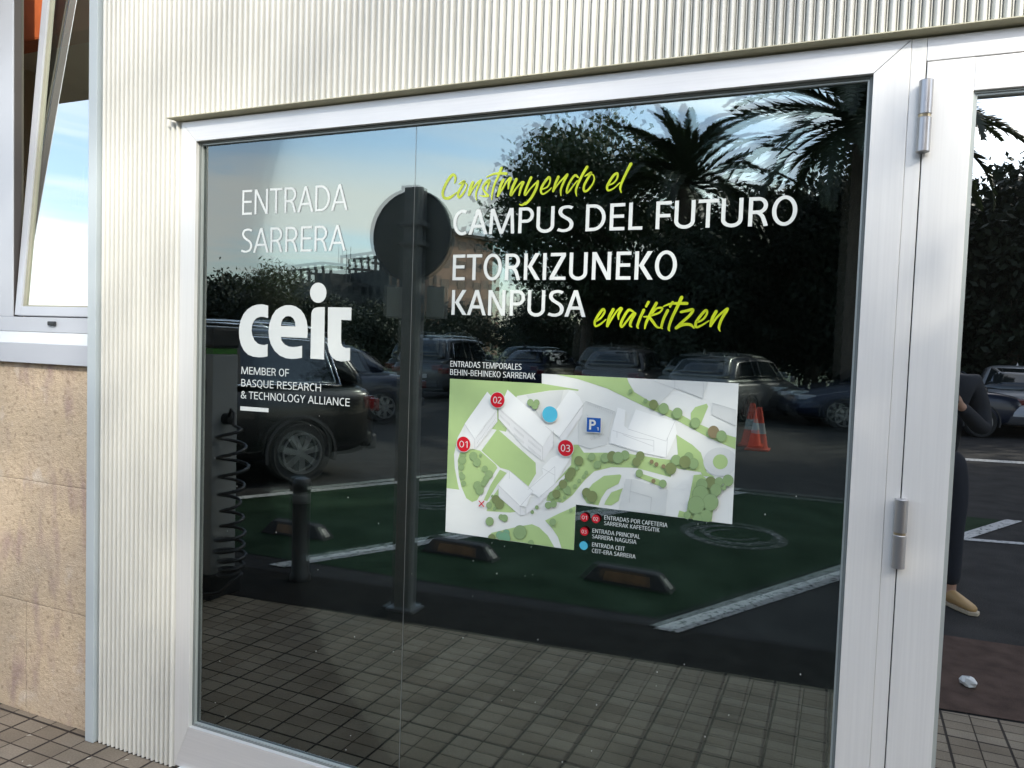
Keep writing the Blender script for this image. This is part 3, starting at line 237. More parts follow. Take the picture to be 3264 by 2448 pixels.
MAP_TREES=[(0,[(-10181,12209),(-10186,12175),(-10202,12144),(-10228,12119),(-10260,12105),(-10295,12102),(-10328,12110),(-10355,12130),(-10373,12158),(-10381,12191),(-10376,12225),(-10359,12256),(-10333,12280),(-10301,12295),(-10266,12298),(-10233,12289),(-10206,12269),(-10188,12242)]),(0,[(-10173,12068),(-10179,12025),(-10199,11985),(-10232,11954),(-10273,11936),(-10317,11931),(-10360,11942),(-10394,11967),(-10418,12003),(-10427,12045),(-10421,12088),(-10400,12128),(-10367,12159),(-10326,12177),(-10282,12181),(-10240,12170),(-10205,12145),(-10182,12110)]),(0,[(-10226,11861),(-10231,11827),(-10247,11796),(-10273,11772),(-10306,11757),(-10340,11753),(-10373,11762),(-10401,11781),(-10419,11809),(-10427,11842),(-10422,11876),(-10405,11908),(-10379,11932),(-10347,11947),(-10312,11950),(-10279,11941),(-10252,11922),(-10233,11894)]),(0,[(-10260,11664),(-10263,11644),(-10273,11626),(-10288,11611),(-10307,11603),(-10328,11600),(-10348,11605),(-10364,11617),(-10375,11633),(-10379,11653),(-10376,11673),(-10366,11692),(-10351,11706),(-10332,11715),(-10311,11717),(-10292,11712),(-10276,11700),(-10265,11684)]),(0,[(-10183,11578),(-10188,11543),(-10204,11512),(-10230,11488),(-10262,11473),(-10297,11469),(-10330,11477),(-10357,11497),(-10376,11524),(-10383,11558),(-10378,11592),(-10362,11623),(-10336,11648),(-10304,11663),(-10269,11666),(-10236,11657),(-10208,11638),(-10190,11610)]),(0,[(-10147,11384),(-10151,11356),(-10164,11330),(-10185,11310),(-10211,11297),(-10240,11295),(-10267,11301),(-10289,11317),(-10304,11340),(-10310,11367),(-10306,11395),(-10293,11420),(-10272,11440),(-10245,11453),(-10217,11456),(-10190,11449),(-10167,11433),(-10153,11410)]),(0,[(-9813,12229),(-9819,12184),(-9840,12144),(-9874,12112),(-9916,12093),(-9961,12089),(-10004,12100),(-10040,12125),(-10064,12162),(-10073,12205),(-10067,12250),(-10045,12291),(-10012,12322),(-9970,12341),(-9925,12345),(-9882,12334),(-9846,12308),(-9822,12272)]),(0,[(-9689,12053),(-9695,12008),(-9716,11968),(-9750,11936),(-9791,11917),(-9836,11912),(-9879,11924),(-9915,11949),(-9939,11985),(-9948,12029),(-9942,12073),(-9921,12114),(-9887,12146),(-9845,12165),(-9800,12169),(-9758,12157),(-9722,12132),(-9698,12096)]),(0,[(-9650,12269),(-9653,12250),(-9662,12233),(-9675,12220),(-9693,12213),(-9711,12211),(-9729,12216),(-9744,12226),(-9753,12241),(-9757,12259),(-9755,12277),(-9746,12294),(-9732,12307),(-9715,12315),(-9696,12317),(-9679,12312),(-9664,12301),(-9654,12286)]),(0,[(-9457,11883),(-9462,11850),(-9477,11819),(-9502,11795),(-9534,11780),(-9568,11777),(-9600,11786),(-9627,11805),(-9645,11832),(-9652,11865),(-9647,11899),(-9631,11929),(-9606,11953),(-9574,11968),(-9541,11971),(-9508,11963),(-9482,11943),(-9464,11916)]),(0,[(-9286,11739),(-9292,11697),(-9312,11658),(-9344,11627),(-9383,11608),(-9426,11604),(-9467,11614),(-9501,11639),(-9524,11674),(-9533,11715),(-9527,11758),(-9506,11797),(-9474,11828),(-9435,11846),(-9392,11850),(-9351,11840),(-9317,11815),(-9295,11781)]),(0,[(-9405,11600),(-9410,11567),(-9425,11536),(-9450,11512),(-9482,11497),(-9516,11493),(-9548,11502),(-9574,11521),(-9592,11548),(-9599,11581),(-9595,11614),(-9579,11645),(-9554,11670),(-9522,11684),(-9489,11688),(-9456,11679),(-9430,11660),(-9412,11633)]),(0,[(-9470,11466),(-9475,11433),(-9491,11402),(-9516,11378),(-9547,11363),(-9581,11359),(-9613,11367),(-9640,11386),(-9658,11414),(-9665,11446),(-9660,11480),(-9644,11511),(-9619,11535),(-9588,11550),(-9554,11554),(-9522,11545),(-9495,11526),(-9477,11499)]),(0,[(-9637,11377),(-9644,11331),(-9666,11288),(-9700,11255),(-9743,11234),(-9790,11229),(-9834,11241),(-9871,11266),(-9896,11304),(-9905,11349),(-9899,11395),(-9877,11437),(-9842,11471),(-9799,11491),(-9752,11496),(-9708,11485),(-9672,11459),(-9647,11421)]),(0,[(-9558,11245),(-9564,11199),(-9586,11156),(-9620,11123),(-9663,11102),(-9710,11097),(-9754,11108),(-9791,11134),(-9815,11171),(-9825,11216),(-9818,11262),(-9797,11305),(-9762,11338),(-9719,11358),(-9672,11363),(-9628,11352),(-9592,11326),(-9567,11289)]),(0,[(-9280,10838),(-9285,10804),(-9300,10773),(-9325,10748),(-9357,10733),(-9390,10729),(-9422,10737),(-9449,10756),(-9467,10783),(-9474,10815),(-9469,10849),(-9454,10880),(-9428,10905),(-9397,10920),(-9363,10924),(-9331,10916),(-9305,10897),(-9287,10870)]),(0,[(-9241,11109),(-9243,11094),(-9250,11080),(-9261,11069),(-9275,11062),(-9291,11060),(-9305,11064),(-9317,11072),(-9325,11085),(-9328,11100),(-9326,11115),(-9319,11129),(-9308,11140),(-9294,11147),(-9278,11149),(-9264,11145),(-9252,11136),(-9244,11124)]),(1,[(-9039,11034),(-9046,10989),(-9067,10947),(-9101,10913),(-9143,10893),(-9188,10888),(-9232,10898),(-9268,10924),(-9292,10961),(-9302,11005),(-9295,11051),(-9274,11093),(-9240,11126),(-9198,11147),(-9152,11152),(-9109,11141),(-9073,11115),(-9049,11078)]),(1,[(-8898,10915),(-8905,10864),(-8929,10816),(-8967,10778),(-9015,10755),(-9066,10749),(-9115,10761),(-9156,10790),(-9184,10831),(-9194,10881),(-9187,10934),(-9163,10981),(-9125,11019),(-9077,11042),(-9025,11048),(-8977,11036),(-8936,11007),(-8909,10965)]),(0,[(-9149,10747),(-9152,10729),(-9160,10712),(-9174,10698),(-9191,10690),(-9209,10688),(-9227,10692),(-9241,10702),(-9251,10717),(-9255,10735),(-9252,10753),(-9243,10770),(-9230,10783),(-9213,10792),(-9195,10794),(-9177,10789),(-9163,10779),(-9153,10765)]),(0,[(-9209,10371),(-9216,10324),(-9237,10282),(-9271,10248),(-9314,10227),(-9360,10221),(-9404,10231),(-9440,10256),(-9464,10293),(-9474,10338),(-9468,10384),(-9446,10427),(-9412,10461),(-9369,10482),(-9323,10487),(-9279,10477),(-9243,10452),(-9219,10415)]),(0,[(-8890,10537),(-8894,10506),(-8909,10478),(-8931,10456),(-8959,10442),(-8989,10438),(-9018,10445),(-9042,10462),(-9058,10486),(-9064,10516),(-9060,10546),(-9046,10574),(-9023,10597),(-8995,10611),(-8965,10614),(-8936,10607),(-8913,10591),(-8897,10566)]),(0,[(-8763,10523),(-8768,10485),(-8786,10450),(-8813,10422),(-8848,10404),(-8886,10400),(-8922,10408),(-8952,10429),(-8972,10460),(-8980,10496),(-8974,10535),(-8957,10570),(-8929,10598),(-8894,10615),(-8856,10619),(-8820,10611),(-8791,10590),(-8771,10559)]),(0,[(-8168,10187),(-8178,10114),(-8211,10047),(-8263,9994),(-8329,9960),(-8400,9951),(-8468,9966),(-8524,10006),(-8562,10064),(-8577,10134),(-8567,10207),(-8534,10274),(-8481,10328),(-8415,10361),(-8344,10370),(-8277,10353),(-8221,10314),(-8183,10256)]),(3,[(-8882,10010),(-8888,9967),(-8908,9927),(-8939,9895),(-8978,9875),(-9021,9870),(-9061,9879),(-9095,9902),(-9117,9936),(-9126,9978),(-9120,10021),(-9100,10060),(-9069,10092),(-9030,10112),(-8987,10117),(-8947,10108),(-8913,10085),(-8891,10051)]),(3,[(-8688,10098),(-8694,10059),(-8712,10022),(-8741,9993),(-8777,9974),(-8816,9969),(-8853,9978),(-8884,9999),(-8905,10031),(-8913,10069),(-8908,10109),(-8889,10146),(-8860,10175),(-8824,10193),(-8785,10198),(-8748,10189),(-8717,10168),(-8696,10136)]),(3,[(-8655,9934),(-8665,9861),(-8665,9861),(-9068,9860),(-9072,9879),(-9062,9952),(-9028,10021),(-8974,10075),(-8906,10109),(-8834,10118),(-8766,10102),(-8709,10062),(-8670,10004)]),(1,[(-9132,9892),(-9136,9860),(-9378,9860),(-9372,9902),(-9352,9943),(-9320,9974),(-9280,9994),(-9237,10000),(-9197,9991),(-9163,9967),(-9140,9933)]),(0,[(-7929,9906),(-7934,9873),(-7939,9862),(-8110,9861),(-8114,9881),(-8110,9914),(-8095,9945),(-8071,9969),(-8041,9985),(-8009,9989),(-7979,9982),(-7953,9964),(-7936,9938)]),(0,[(-7961,10795),(-7964,10775),(-7972,10758),(-7986,10743),(-8004,10735),(-8023,10732),(-8041,10737),(-8056,10748),(-8066,10763),(-8070,10782),(-8068,10801),(-8059,10819),(-8045,10834),(-8027,10842),(-8008,10845),(-7990,10840),(-7975,10829),(-7965,10814)]),(0,[(-7821,10948),(-7824,10927),(-7834,10908),(-7849,10893),(-7867,10883),(-7888,10881),(-7907,10886),(-7923,10897),(-7934,10914),(-7938,10934),(-7935,10955),(-7926,10975),(-7911,10990),(-7892,10999),(-7872,11001),(-7852,10996),(-7836,10985),(-7826,10968)]),(0,[(-7443,11049),(-7447,11014),(-7463,10981),(-7489,10955),(-7520,10939),(-7555,10935),(-7587,10944),(-7615,10964),(-7633,10992),(-7640,11027),(-7636,11062),(-7620,11095),(-7594,11121),(-7562,11137),(-7528,11141),(-7495,11132),(-7468,11112),(-7450,11084)]),(0,[(-7281,11109),(-7285,11072),(-7302,11038),(-7328,11011),(-7361,10995),(-7397,10991),(-7431,10999),(-7459,11020),(-7478,11050),(-7486,11086),(-7481,11123),(-7464,11157),(-7438,11183),(-7405,11200),(-7369,11204),(-7335,11195),(-7307,11174),(-7288,11145)]),(0,[(-7325,11341),(-7330,11301),(-7348,11265),(-7376,11236),(-7412,11218),(-7450,11214),(-7487,11224),(-7517,11246),(-7538,11278),(-7546,11317),(-7541,11357),(-7523,11393),(-7494,11422),(-7459,11440),(-7420,11444),(-7384,11434),(-7353,11412),(-7333,11380)]),(1,[(-7185,11397),(-7191,11353),(-7211,11313),(-7242,11281),(-7281,11261),(-7324,11257),(-7365,11267),(-7398,11292),(-7421,11328),(-7430,11371),(-7425,11415),(-7405,11455),(-7373,11487),(-7334,11507),(-7291,11511),(-7251,11500),(-7217,11476),(-7194,11440)]),(0,[(-7141,11231),(-7143,11212),(-7152,11194),(-7165,11181),(-7182,11172),(-7201,11170),(-7218,11175),(-7233,11185),(-7243,11201),(-7247,11219),(-7244,11238),(-7236,11256),(-7222,11270),(-7205,11278),(-7187,11280),(-7169,11276),(-7155,11265),(-7145,11249)]),(0,[(-7196,11559),(-7199,11542),(-7207,11525),(-7219,11513),(-7235,11505),(-7252,11503),(-7268,11507),(-7281,11517),(-7291,11532),(-7294,11549),(-7292,11566),(-7284,11583),(-7271,11595),(-7256,11603),(-7239,11605),(-7223,11600),(-7209,11590),(-7200,11576)]),(0,[(-7003,11328),(-7006,11309),(-7014,11291),(-7028,11277),(-7045,11269),(-7063,11267),(-7080,11272),(-7095,11282),(-7105,11298),(-7109,11316),(-7106,11335),(-7098,11353),(-7084,11366),(-7067,11375),(-7049,11377),(-7032,11372),(-7017,11362),(-7007,11346)]),(0,[(-6873,11472),(-6876,11450),(-6886,11430),(-6901,11414),(-6921,11404),(-6942,11402),(-6962,11407),(-6978,11420),(-6990,11438),(-6994,11459),(-6991,11481),(-6982,11501),(-6966,11517),(-6947,11526),(-6926,11529),(-6906,11523),(-6889,11511),(-6878,11493)]),(0,[(-6888,11551),(-6893,11510),(-6911,11473),(-6940,11444),(-6976,11426),(-7016,11421),(-7053,11431),(-7084,11454),(-7105,11488),(-7114,11527),(-7108,11568),(-7090,11606),(-7061,11635),(-7025,11653),(-6985,11657),(-6948,11647),(-6917,11624),(-6896,11591)]),(1,[(-6996,11694),(-7002,11649),(-7022,11607),(-7054,11575),(-7095,11555),(-7138,11550),(-7180,11561),(-7215,11587),(-7238,11624),(-7247,11668),(-7241,11713),(-7221,11755),(-7189,11788),(-7148,11807),(-7105,11812),(-7063,11800),(-7029,11775),(-7005,11738)]),(1,[(-6756,12058),(-6762,12011),(-6783,11969),(-6816,11936),(-6857,11916),(-6902,11911),(-6944,11923),(-6980,11950),(-7004,11988),(-7013,12033),(-7007,12080),(-6986,12122),(-6953,12155),(-6912,12175),(-6867,12179),(-6825,12168),(-6790,12141),(-6766,12103)]),(1,[(-6824,11942),(-6830,11896),(-6850,11853),(-6883,11820),(-6924,11800),(-6969,11795),(-7012,11807),(-7047,11833),(-7071,11871),(-7081,11917),(-7075,11963),(-7054,12006),(-7021,12039),(-6980,12060),(-6935,12064),(-6892,12052),(-6857,12025),(-6833,11987)]),(0,[(-6682,12178),(-6684,12158),(-6693,12139),(-6707,12125),(-6725,12116),(-6745,12114),(-6763,12119),(-6779,12131),(-6789,12148),(-6793,12167),(-6791,12188),(-6782,12206),(-6767,12221),(-6749,12229),(-6730,12231),(-6711,12226),(-6696,12214),(-6686,12198)]),(1,[(-6552,12391),(-6558,12343),(-6579,12300),(-6612,12266),(-6654,12246),(-6700,12241),(-6743,12254),(-6780,12281),(-6804,12320),(-6814,12367),(-6808,12415),(-6787,12458),(-6753,12492),(-6711,12512),(-6665,12516),(-6622,12504),(-6586,12476),(-6561,12437)]),(0,[(-6708,11672),(-6710,11651),(-6719,11633),(-6734,11618),(-6752,11609),(-6771,11607),(-6790,11612),(-6805,11624),(-6815,11640),(-6820,11660),(-6817,11680),(-6808,11699),(-6794,11714),(-6776,11722),(-6756,11724),(-6738,11719),(-6722,11708),(-6712,11691)]),(0,[(-6592,11833),(-6595,11812),(-6604,11794),(-6618,11779),(-6636,11770),(-6655,11768),(-6674,11774),(-6689,11785),(-6699,11802),(-6704,11821),(-6701,11842),(-6692,11860),(-6678,11875),(-6660,11884),(-6640,11885),(-6622,11880),(-6607,11869),(-6596,11852)]),(0,[(-6455,11967),(-6458,11947),(-6467,11928),(-6481,11914),(-6499,11905),(-6518,11903),(-6536,11908),(-6552,11920),(-6562,11936),(-6566,11956),(-6563,11976),(-6555,11995),(-6540,12009),(-6523,12018),(-6503,12020),(-6485,12015),(-6470,12003),(-6459,11987)]),(0,[(-6397,12077),(-6400,12057),(-6409,12038),(-6423,12024),(-6440,12015),(-6460,12013),(-6478,12018),(-6493,12030),(-6504,12047),(-6508,12066),(-6505,12086),(-6496,12105),(-6482,12119),(-6464,12128),(-6445,12130),(-6427,12125),(-6412,12113),(-6401,12096)]),(0,[(-6211,12534),(-6216,12496),(-6232,12463),(-6258,12436),(-6291,12420),(-6326,12417),(-6360,12427),(-6388,12448),(-6407,12479),(-6415,12515),(-6410,12553),(-6394,12587),(-6368,12613),(-6335,12629),(-6299,12632),(-6266,12622),(-6238,12601),(-6219,12570)]),(0,[(-6042,12334),(-6047,12297),(-6063,12263),(-6089,12237),(-6122,12221),(-6157,12218),(-6190,12227),(-6218,12249),(-6237,12279),(-6245,12315),(-6240,12353),(-6224,12387),(-6198,12413),(-6165,12429),(-6130,12432),(-6097,12422),(-6069,12401),(-6050,12370)]),(0,[(-5262,12665),(-5267,12620),(-5286,12580),(-5317,12548),(-5356,12529),(-5398,12525),(-5438,12537),(-5472,12563),(-5494,12600),(-5504,12644),(-5498,12689),(-5479,12730),(-5448,12762),(-5409,12781),(-5367,12784),(-5327,12772),(-5293,12746),(-5271,12709)]),(0,[(-5811,12538),(-5817,12492),(-5836,12451),(-5868,12419),(-5908,12399),(-5951,12395),(-5992,12407),(-6026,12434),(-6049,12471),(-6058,12516),(-6053,12561),(-6033,12603),(-6001,12635),(-5961,12654),(-5918,12658),(-5877,12646),(-5843,12619),(-5820,12582)]),(1,[(-5600,12596),(-5606,12544),(-5629,12496),(-5665,12459),(-5711,12437),(-5760,12432),(-5807,12446),(-5846,12476),(-5873,12520),(-5884,12571),(-5877,12623),(-5855,12671),(-5818,12708),(-5772,12730),(-5723,12735),(-5676,12721),(-5637,12690),(-5611,12647)]),(0,[(-5419,12581),(-5426,12525),(-5450,12473),(-5489,12433),(-5538,12409),(-5591,12404),(-5642,12419),(-5684,12452),(-5713,12498),(-5724,12554),(-5717,12610),(-5693,12662),(-5653,12702),(-5604,12725),(-5552,12730),(-5501,12715),(-5459,12682),(-5431,12636)]),(1,[(-4848,12679),(-4853,12634),(-4872,12594),(-4902,12562),(-4941,12543),(-4982,12539),(-5022,12551),(-5055,12577),(-5077,12614),(-5086,12658),(-5081,12702),(-5062,12743),(-5031,12775),(-4993,12793),(-4952,12797),(-4912,12785),(-4879,12759),(-4857,12722)]),(1,[(-4939,12508),(-4944,12463),(-4963,12422),(-4993,12390),(-5032,12371),(-5073,12367),(-5113,12379),(-5146,12405),(-5169,12442),(-5178,12486),(-5172,12530),(-5153,12571),(-5123,12603),(-5084,12622),(-5043,12626),(-5003,12614),(-4970,12588),(-4948,12551)]),(2,[(-4597,12547),(-4600,12526),(-4609,12507),(-4623,12492),(-4640,12483),(-4660,12482),(-4678,12487),(-4693,12499),(-4703,12516),(-4708,12537),(-4705,12557),(-4696,12576),(-4682,12591),(-4665,12600),(-4645,12602),(-4627,12596),(-4612,12584),(-4602,12567)]),(2,[(-4467,12489),(-4470,12469),(-4478,12450),(-4492,12435),(-4510,12426),(-4529,12424),(-4547,12430),(-4562,12442),(-4573,12459),(-4577,12479),(-4575,12500),(-4566,12519),(-4552,12534),(-4534,12542),(-4515,12544),(-4497,12539),(-4482,12527),(-4471,12510)]),(2,[(-4277,12453),(-4280,12433),(-4288,12414),(-4302,12399),(-4320,12390),(-4339,12389),(-4357,12394),(-4372,12406),(-4382,12423),(-4386,12443),(-4384,12464),(-4375,12483),(-4361,12497),(-4344,12506),(-4325,12508),(-4307,12502),(-4292,12491),(-4282,12473)]),(0,[(-3884,12654),(-3889,12605),(-3910,12560),(-3943,12525),(-3984,12505),(-4029,12500),(-4072,12513),(-4107,12542),(-4132,12583),(-4142,12631),(-4136,12680),(-4116,12725),(-4082,12760),(-4041,12781),(-3996,12785),(-3953,12771),(-3918,12743),(-3894,12702)]),(1,[(-3992,12423),(-3998,12367),(-4021,12316),(-4059,12275),(-4106,12251),(-4157,12246),(-4207,12261),(-4248,12293),(-4276,12340),(-4287,12395),(-4281,12451),(-4257,12503),(-4219,12543),(-4172,12567),(-4120,12571),(-4071,12557),(-4031,12524),(-4003,12478)]),(0,[(-3566,12759),(-3571,12713),(-3590,12671),(-3621,12638),(-3659,12619),(-3701,12615),(-3741,12627),(-3774,12654),(-3797,12692),(-3807,12737),(-3801,12784),(-3782,12826),(-3751,12858),(-3713,12878),(-3671,12881),(-3631,12869),(-3598,12842),(-3575,12804)]),(0,[(-3422,12602),(-3428,12552),(-3448,12506),(-3482,12471),(-3523,12449),(-3568,12445),(-3612,12458),(-3648,12487),(-3673,12529),(-3683,12578),(-3677,12628),(-3656,12674),(-3623,12710),(-3581,12731),(-3536,12735),(-3493,12721),(-3457,12692),(-3432,12651)]),(1,[(-3625,12629),(-3632,12570),(-3656,12517),(-3695,12475),(-3743,12450),(-3797,12445),(-3847,12461),(-3890,12495),(-3919,12543),(-3931,12600),(-3924,12659),(-3900,12713),(-3860,12754),(-3811,12779),(-3758,12784),(-3708,12768),(-3666,12734),(-3637,12685)]),(0,[(-4870,12211),(-4874,12173),(-4890,12139),(-4916,12112),(-4948,12095),(-4983,12092),(-5017,12102),(-5045,12123),(-5063,12154),(-5071,12191),(-5067,12229),(-5051,12264),(-5025,12290),(-4992,12307),(-4957,12310),(-4924,12300),(-4896,12278),(-4878,12247)]),(2,[(-4525,12040),(-4527,12019),(-4536,12000),(-4550,11985),(-4568,11976),(-4587,11974),(-4605,11979),(-4621,11991),(-4631,12008),(-4635,12029),(-4633,12050),(-4624,12069),(-4610,12084),(-4592,12093),(-4573,12094),(-4555,12089),(-4540,12077),(-4529,12060)]),(0,[(-4225,11998),(-4230,11959),(-4246,11923),(-4272,11896),(-4304,11879),(-4340,11875),(-4374,11885),(-4402,11907),(-4421,11939),(-4429,11976),(-4424,12015),(-4408,12051),(-4382,12079),(-4349,12095),(-4314,12099),(-4280,12089),(-4252,12067),(-4233,12035)]),(1,[(-6292,11535),(-6298,11487),(-6319,11444),(-6352,11409),(-6394,11388),(-6439,11383),(-6482,11395),(-6518,11422),(-6543,11461),(-6552,11507),(-6546,11555),(-6525,11598),(-6492,11633),(-6450,11654),(-6405,11658),(-6362,11647),(-6326,11620),(-6302,11581)]),(1,[(-6104,11448),(-6111,11390),(-6136,11337),(-6176,11295),(-6226,11270),(-6281,11264),(-6333,11278),(-6376,11310),(-6406,11357),(-6417,11413),(-6410,11471),(-6385,11524),(-6344,11565),(-6294,11591),(-6239,11597),(-6188,11582),(-6144,11550),(-6115,11503)]),(0,[(-5248,14379),(-5250,14358),(-5259,14339),(-5274,14325),(-5292,14317),(-5311,14316),(-5330,14322),(-5345,14334),(-5356,14352),(-5360,14373),(-5358,14393),(-5349,14412),(-5334,14426),(-5316,14435),(-5297,14436),(-5278,14430),(-5262,14417),(-5252,14399)]),(0,[(-4826,14148),(-4829,14126),(-4838,14106),(-4853,14091),(-4872,14082),(-4893,14081),(-4912,14087),(-4929,14101),(-4940,14119),(-4944,14141),(-4942,14163),(-4932,14183),(-4917,14198),(-4898,14207),(-4878,14208),(-4858,14202),(-4842,14188),(-4831,14170)]),(1,[(-4548,14073),(-4553,14028),(-4572,13987),(-4603,13956),(-4642,13938),(-4684,13935),(-4724,13948),(-4757,13975),(-4780,14014),(-4789,14058),(-4784,14104),(-4765,14144),(-4734,14176),(-4695,14194),(-4653,14196),(-4613,14183),(-4579,14156),(-4557,14117)]),(0,[(-4257,13984),(-4263,13934),(-4284,13888),(-4319,13853),(-4361,13833),(-4408,13830),(-4453,13844),(-4490,13875),(-4515,13918),(-4526,13967),(-4520,14018),(-4498,14064),(-4464,14099),(-4421,14119),(-4374,14122),(-4330,14107),(-4293,14076),(-4268,14034)]),(0,[(-3894,13887),(-3900,13836),(-3920,13791),(-3954,13756),(-3996,13736),(-4042,13733),(-4086,13747),(-4123,13777),(-4148,13820),(-4158,13869),(-4153,13919),(-4131,13965),(-4098,14000),(-4055,14020),(-4009,14023),(-3965,14008),(-3929,13978),(-3904,13936)]),(0,[(-3430,13666),(-3435,13619),(-3454,13577),(-3485,13544),(-3525,13525),(-3567,13521),(-3608,13535),(-3642,13563),(-3666,13602),(-3675,13649),(-3670,13696),(-3650,13739),(-3619,13771),(-3580,13790),(-3537,13793),(-3496,13780),(-3462,13752),(-3439,13712)]),(2,[(-2940,13467),(-2946,13411),(-2969,13360),(-3005,13321),(-3051,13298),(-3102,13294),(-3150,13310),(-3190,13343),(-3218,13390),(-3229,13445),(-3223,13501),(-3200,13552),(-3163,13591),(-3116,13614),(-3066,13618),(-3018,13602),(-2978,13569),(-2951,13522)]),(0,[(-2751,13378),(-2756,13327),(-2777,13281),(-2810,13246),(-2851,13225),(-2896,13221),(-2940,13235),(-2976,13265),(-3001,13308),(-3011,13357),(-3005,13408),(-2985,13454),(-2951,13489),(-2910,13510),(-2865,13513),(-2822,13499),(-2786,13469),(-2761,13427)]),(0,[(-8077,13908),(-8082,13873),(-8098,13841),(-8124,13817),(-8156,13802),(-8191,13800),(-8224,13810),(-8252,13832),(-8271,13861),(-8278,13896),(-8273,13931),(-8257,13963),(-8231,13988),(-8199,14002),(-8164,14004),(-8131,13993),(-8103,13972),(-8084,13943)]),(0,[(-7897,13915),(-7901,13883),(-7916,13854),(-7939,13831),(-7969,13819),(-8001,13817),(-8031,13826),(-8056,13845),(-8073,13872),(-8080,13904),(-8076,13936),(-8061,13965),(-8037,13988),(-8008,14000),(-7976,14002),(-7946,13993),(-7920,13974),(-7903,13947)]),(0,[(-7937,13823),(-7942,13787),(-7958,13756),(-7984,13731),(-8016,13717),(-8051,13715),(-8084,13725),(-8112,13746),(-8130,13776),(-8138,13810),(-8133,13845),(-8117,13877),(-8091,13902),(-8059,13916),(-8024,13918),(-7991,13908),(-7963,13887),(-7945,13857)]),(1,[(-2952,12160),(-2958,12103),(-2981,12051),(-3018,12011),(-3064,11986),(-3115,11981),(-3163,11996),(-3203,12028),(-3231,12075),(-3242,12130),(-3236,12187),(-3213,12238),(-3176,12279),(-3129,12303),(-3079,12308),(-3031,12293),(-2991,12261),(-2963,12214)]),(0,[(-2778,12196),(-2783,12153),(-2800,12114),(-2828,12083),(-2863,12065),(-2901,12061),(-2937,12072),(-2968,12097),(-2989,12132),(-2997,12174),(-2993,12217),(-2975,12256),(-2947,12287),(-2912,12305),(-2874,12309),(-2838,12298),(-2807,12273),(-2786,12238)]),(0,[(-2531,12259),(-2537,12205),(-2558,12157),(-2592,12118),(-2636,12096),(-2683,12091),(-2728,12104),(-2766,12135),(-2792,12179),(-2803,12231),(-2797,12285),(-2775,12334),(-2741,12372),(-2697,12394),(-2650,12399),(-2605,12385),(-2567,12354),(-2541,12310)]),(0,[(-3167,12081),(-3174,12024),(-3197,11972),(-3234,11931),(-3281,11907),(-3332,11901),(-3380,11916),(-3421,11948),(-3449,11995),(-3461,12050),(-3454,12108),(-3431,12160),(-3393,12200),(-3346,12225),(-3295,12230),(-3247,12215),(-3206,12183),(-3179,12136)]),(0,[(-2810,11987),(-2816,11931),(-2839,11879),(-2875,11839),(-2921,11814),(-2972,11809),(-3020,11823),(-3060,11855),(-3087,11902),(-3099,11957),(-3093,12013),(-3070,12065),(-3033,12106),(-2986,12130),(-2936,12135),(-2888,12121),(-2848,12088),(-2821,12042)]),(0,[(-2697,12055),(-2699,12031),(-2709,12009),(-2725,11992),(-2744,11982),(-2766,11979),(-2786,11985),(-2803,11999),(-2815,12019),(-2820,12042),(-2817,12067),(-2807,12089),(-2792,12106),(-2772,12116),(-2751,12119),(-2730,12112),(-2713,12099),(-2702,12079)]),(0,[(-3130,11840),(-3139,11759),(-3172,11684),(-3225,11626),(-3292,11590),(-3365,11582),(-3435,11602),(-3494,11648),(-3533,11715),(-3550,11794),(-3541,11876),(-3507,11951),(-3454,12010),(-3386,12045),(-3313,12052),(-3244,12032),(-3186,11985),(-3147,11919)]),(0,[(-2874,11662),(-2882,11584),(-2914,11512),(-2964,11456),(-3029,11421),(-3098,11413),(-3165,11432),(-3221,11476),(-3259,11540),(-3275,11617),(-3266,11696),(-3234,11768),(-3183,11824),(-3119,11858),(-3049,11866),(-2982,11846),(-2927,11802),(-2889,11738)]),(0,[(-3220,11547),(-3230,11463),(-3264,11386),(-3319,11325),(-3388,11287),(-3464,11278),(-3537,11299),(-3597,11346),(-3639,11415),(-3656,11497),(-3646,11582),(-3611,11660),(-3556,11721),(-3486,11758),(-3410,11766),(-3338,11745),(-3278,11697),(-3237,11629)]),(0,[(-3011,11289),(-3018,11228),(-3042,11172),(-3082,11128),(-3088,11124),(-3260,11125),(-3282,11142),(-3311,11192),(-3324,11251),(-3317,11313),(-3292,11369),(-3252,11413),(-3202,11440),(-3148,11447),(-3096,11432),(-3052,11398),(-3023,11348)]),(0,[(-3552,11243),(-3557,11206),(-3572,11172),(-3596,11145),(-3627,11128),(-3631,11128),(-3673,11128),(-3692,11133),(-3718,11154),(-3736,11184),(-3744,11220),(-3740,11257),(-3724,11291),(-3700,11318),(-3669,11334),(-3636,11338),(-3604,11329),(-3578,11308),(-3560,11278)]),(0,[(-3261,11183),(-3267,11135),(-3271,11126),(-3502,11127),(-3507,11153),(-3502,11201),(-3482,11245),(-3451,11280),(-3411,11301),(-3369,11306),(-3328,11295),(-3294,11268),(-3271,11229)]),(0,[(-6794,10986),(-6797,10966),(-6806,10947),(-6821,10932),(-6839,10923),(-6858,10921),(-6877,10925),(-6892,10937),(-6903,10953),(-6907,10973),(-6904,10994),(-6895,11012),(-6881,11027),(-6863,11036),(-6843,11039),(-6825,11034),(-6809,11023),(-6799,11006)]),(0,[(-7274,10602),(-7278,10567),(-7294,10534),(-7319,10508),(-7351,10492),(-7385,10487),(-7418,10495),(-7445,10515),(-7463,10544),(-7470,10578),(-7466,10613),(-7450,10646),(-7425,10672),(-7393,10688),(-7359,10693),(-7326,10684),(-7299,10665),(-7281,10636)])]
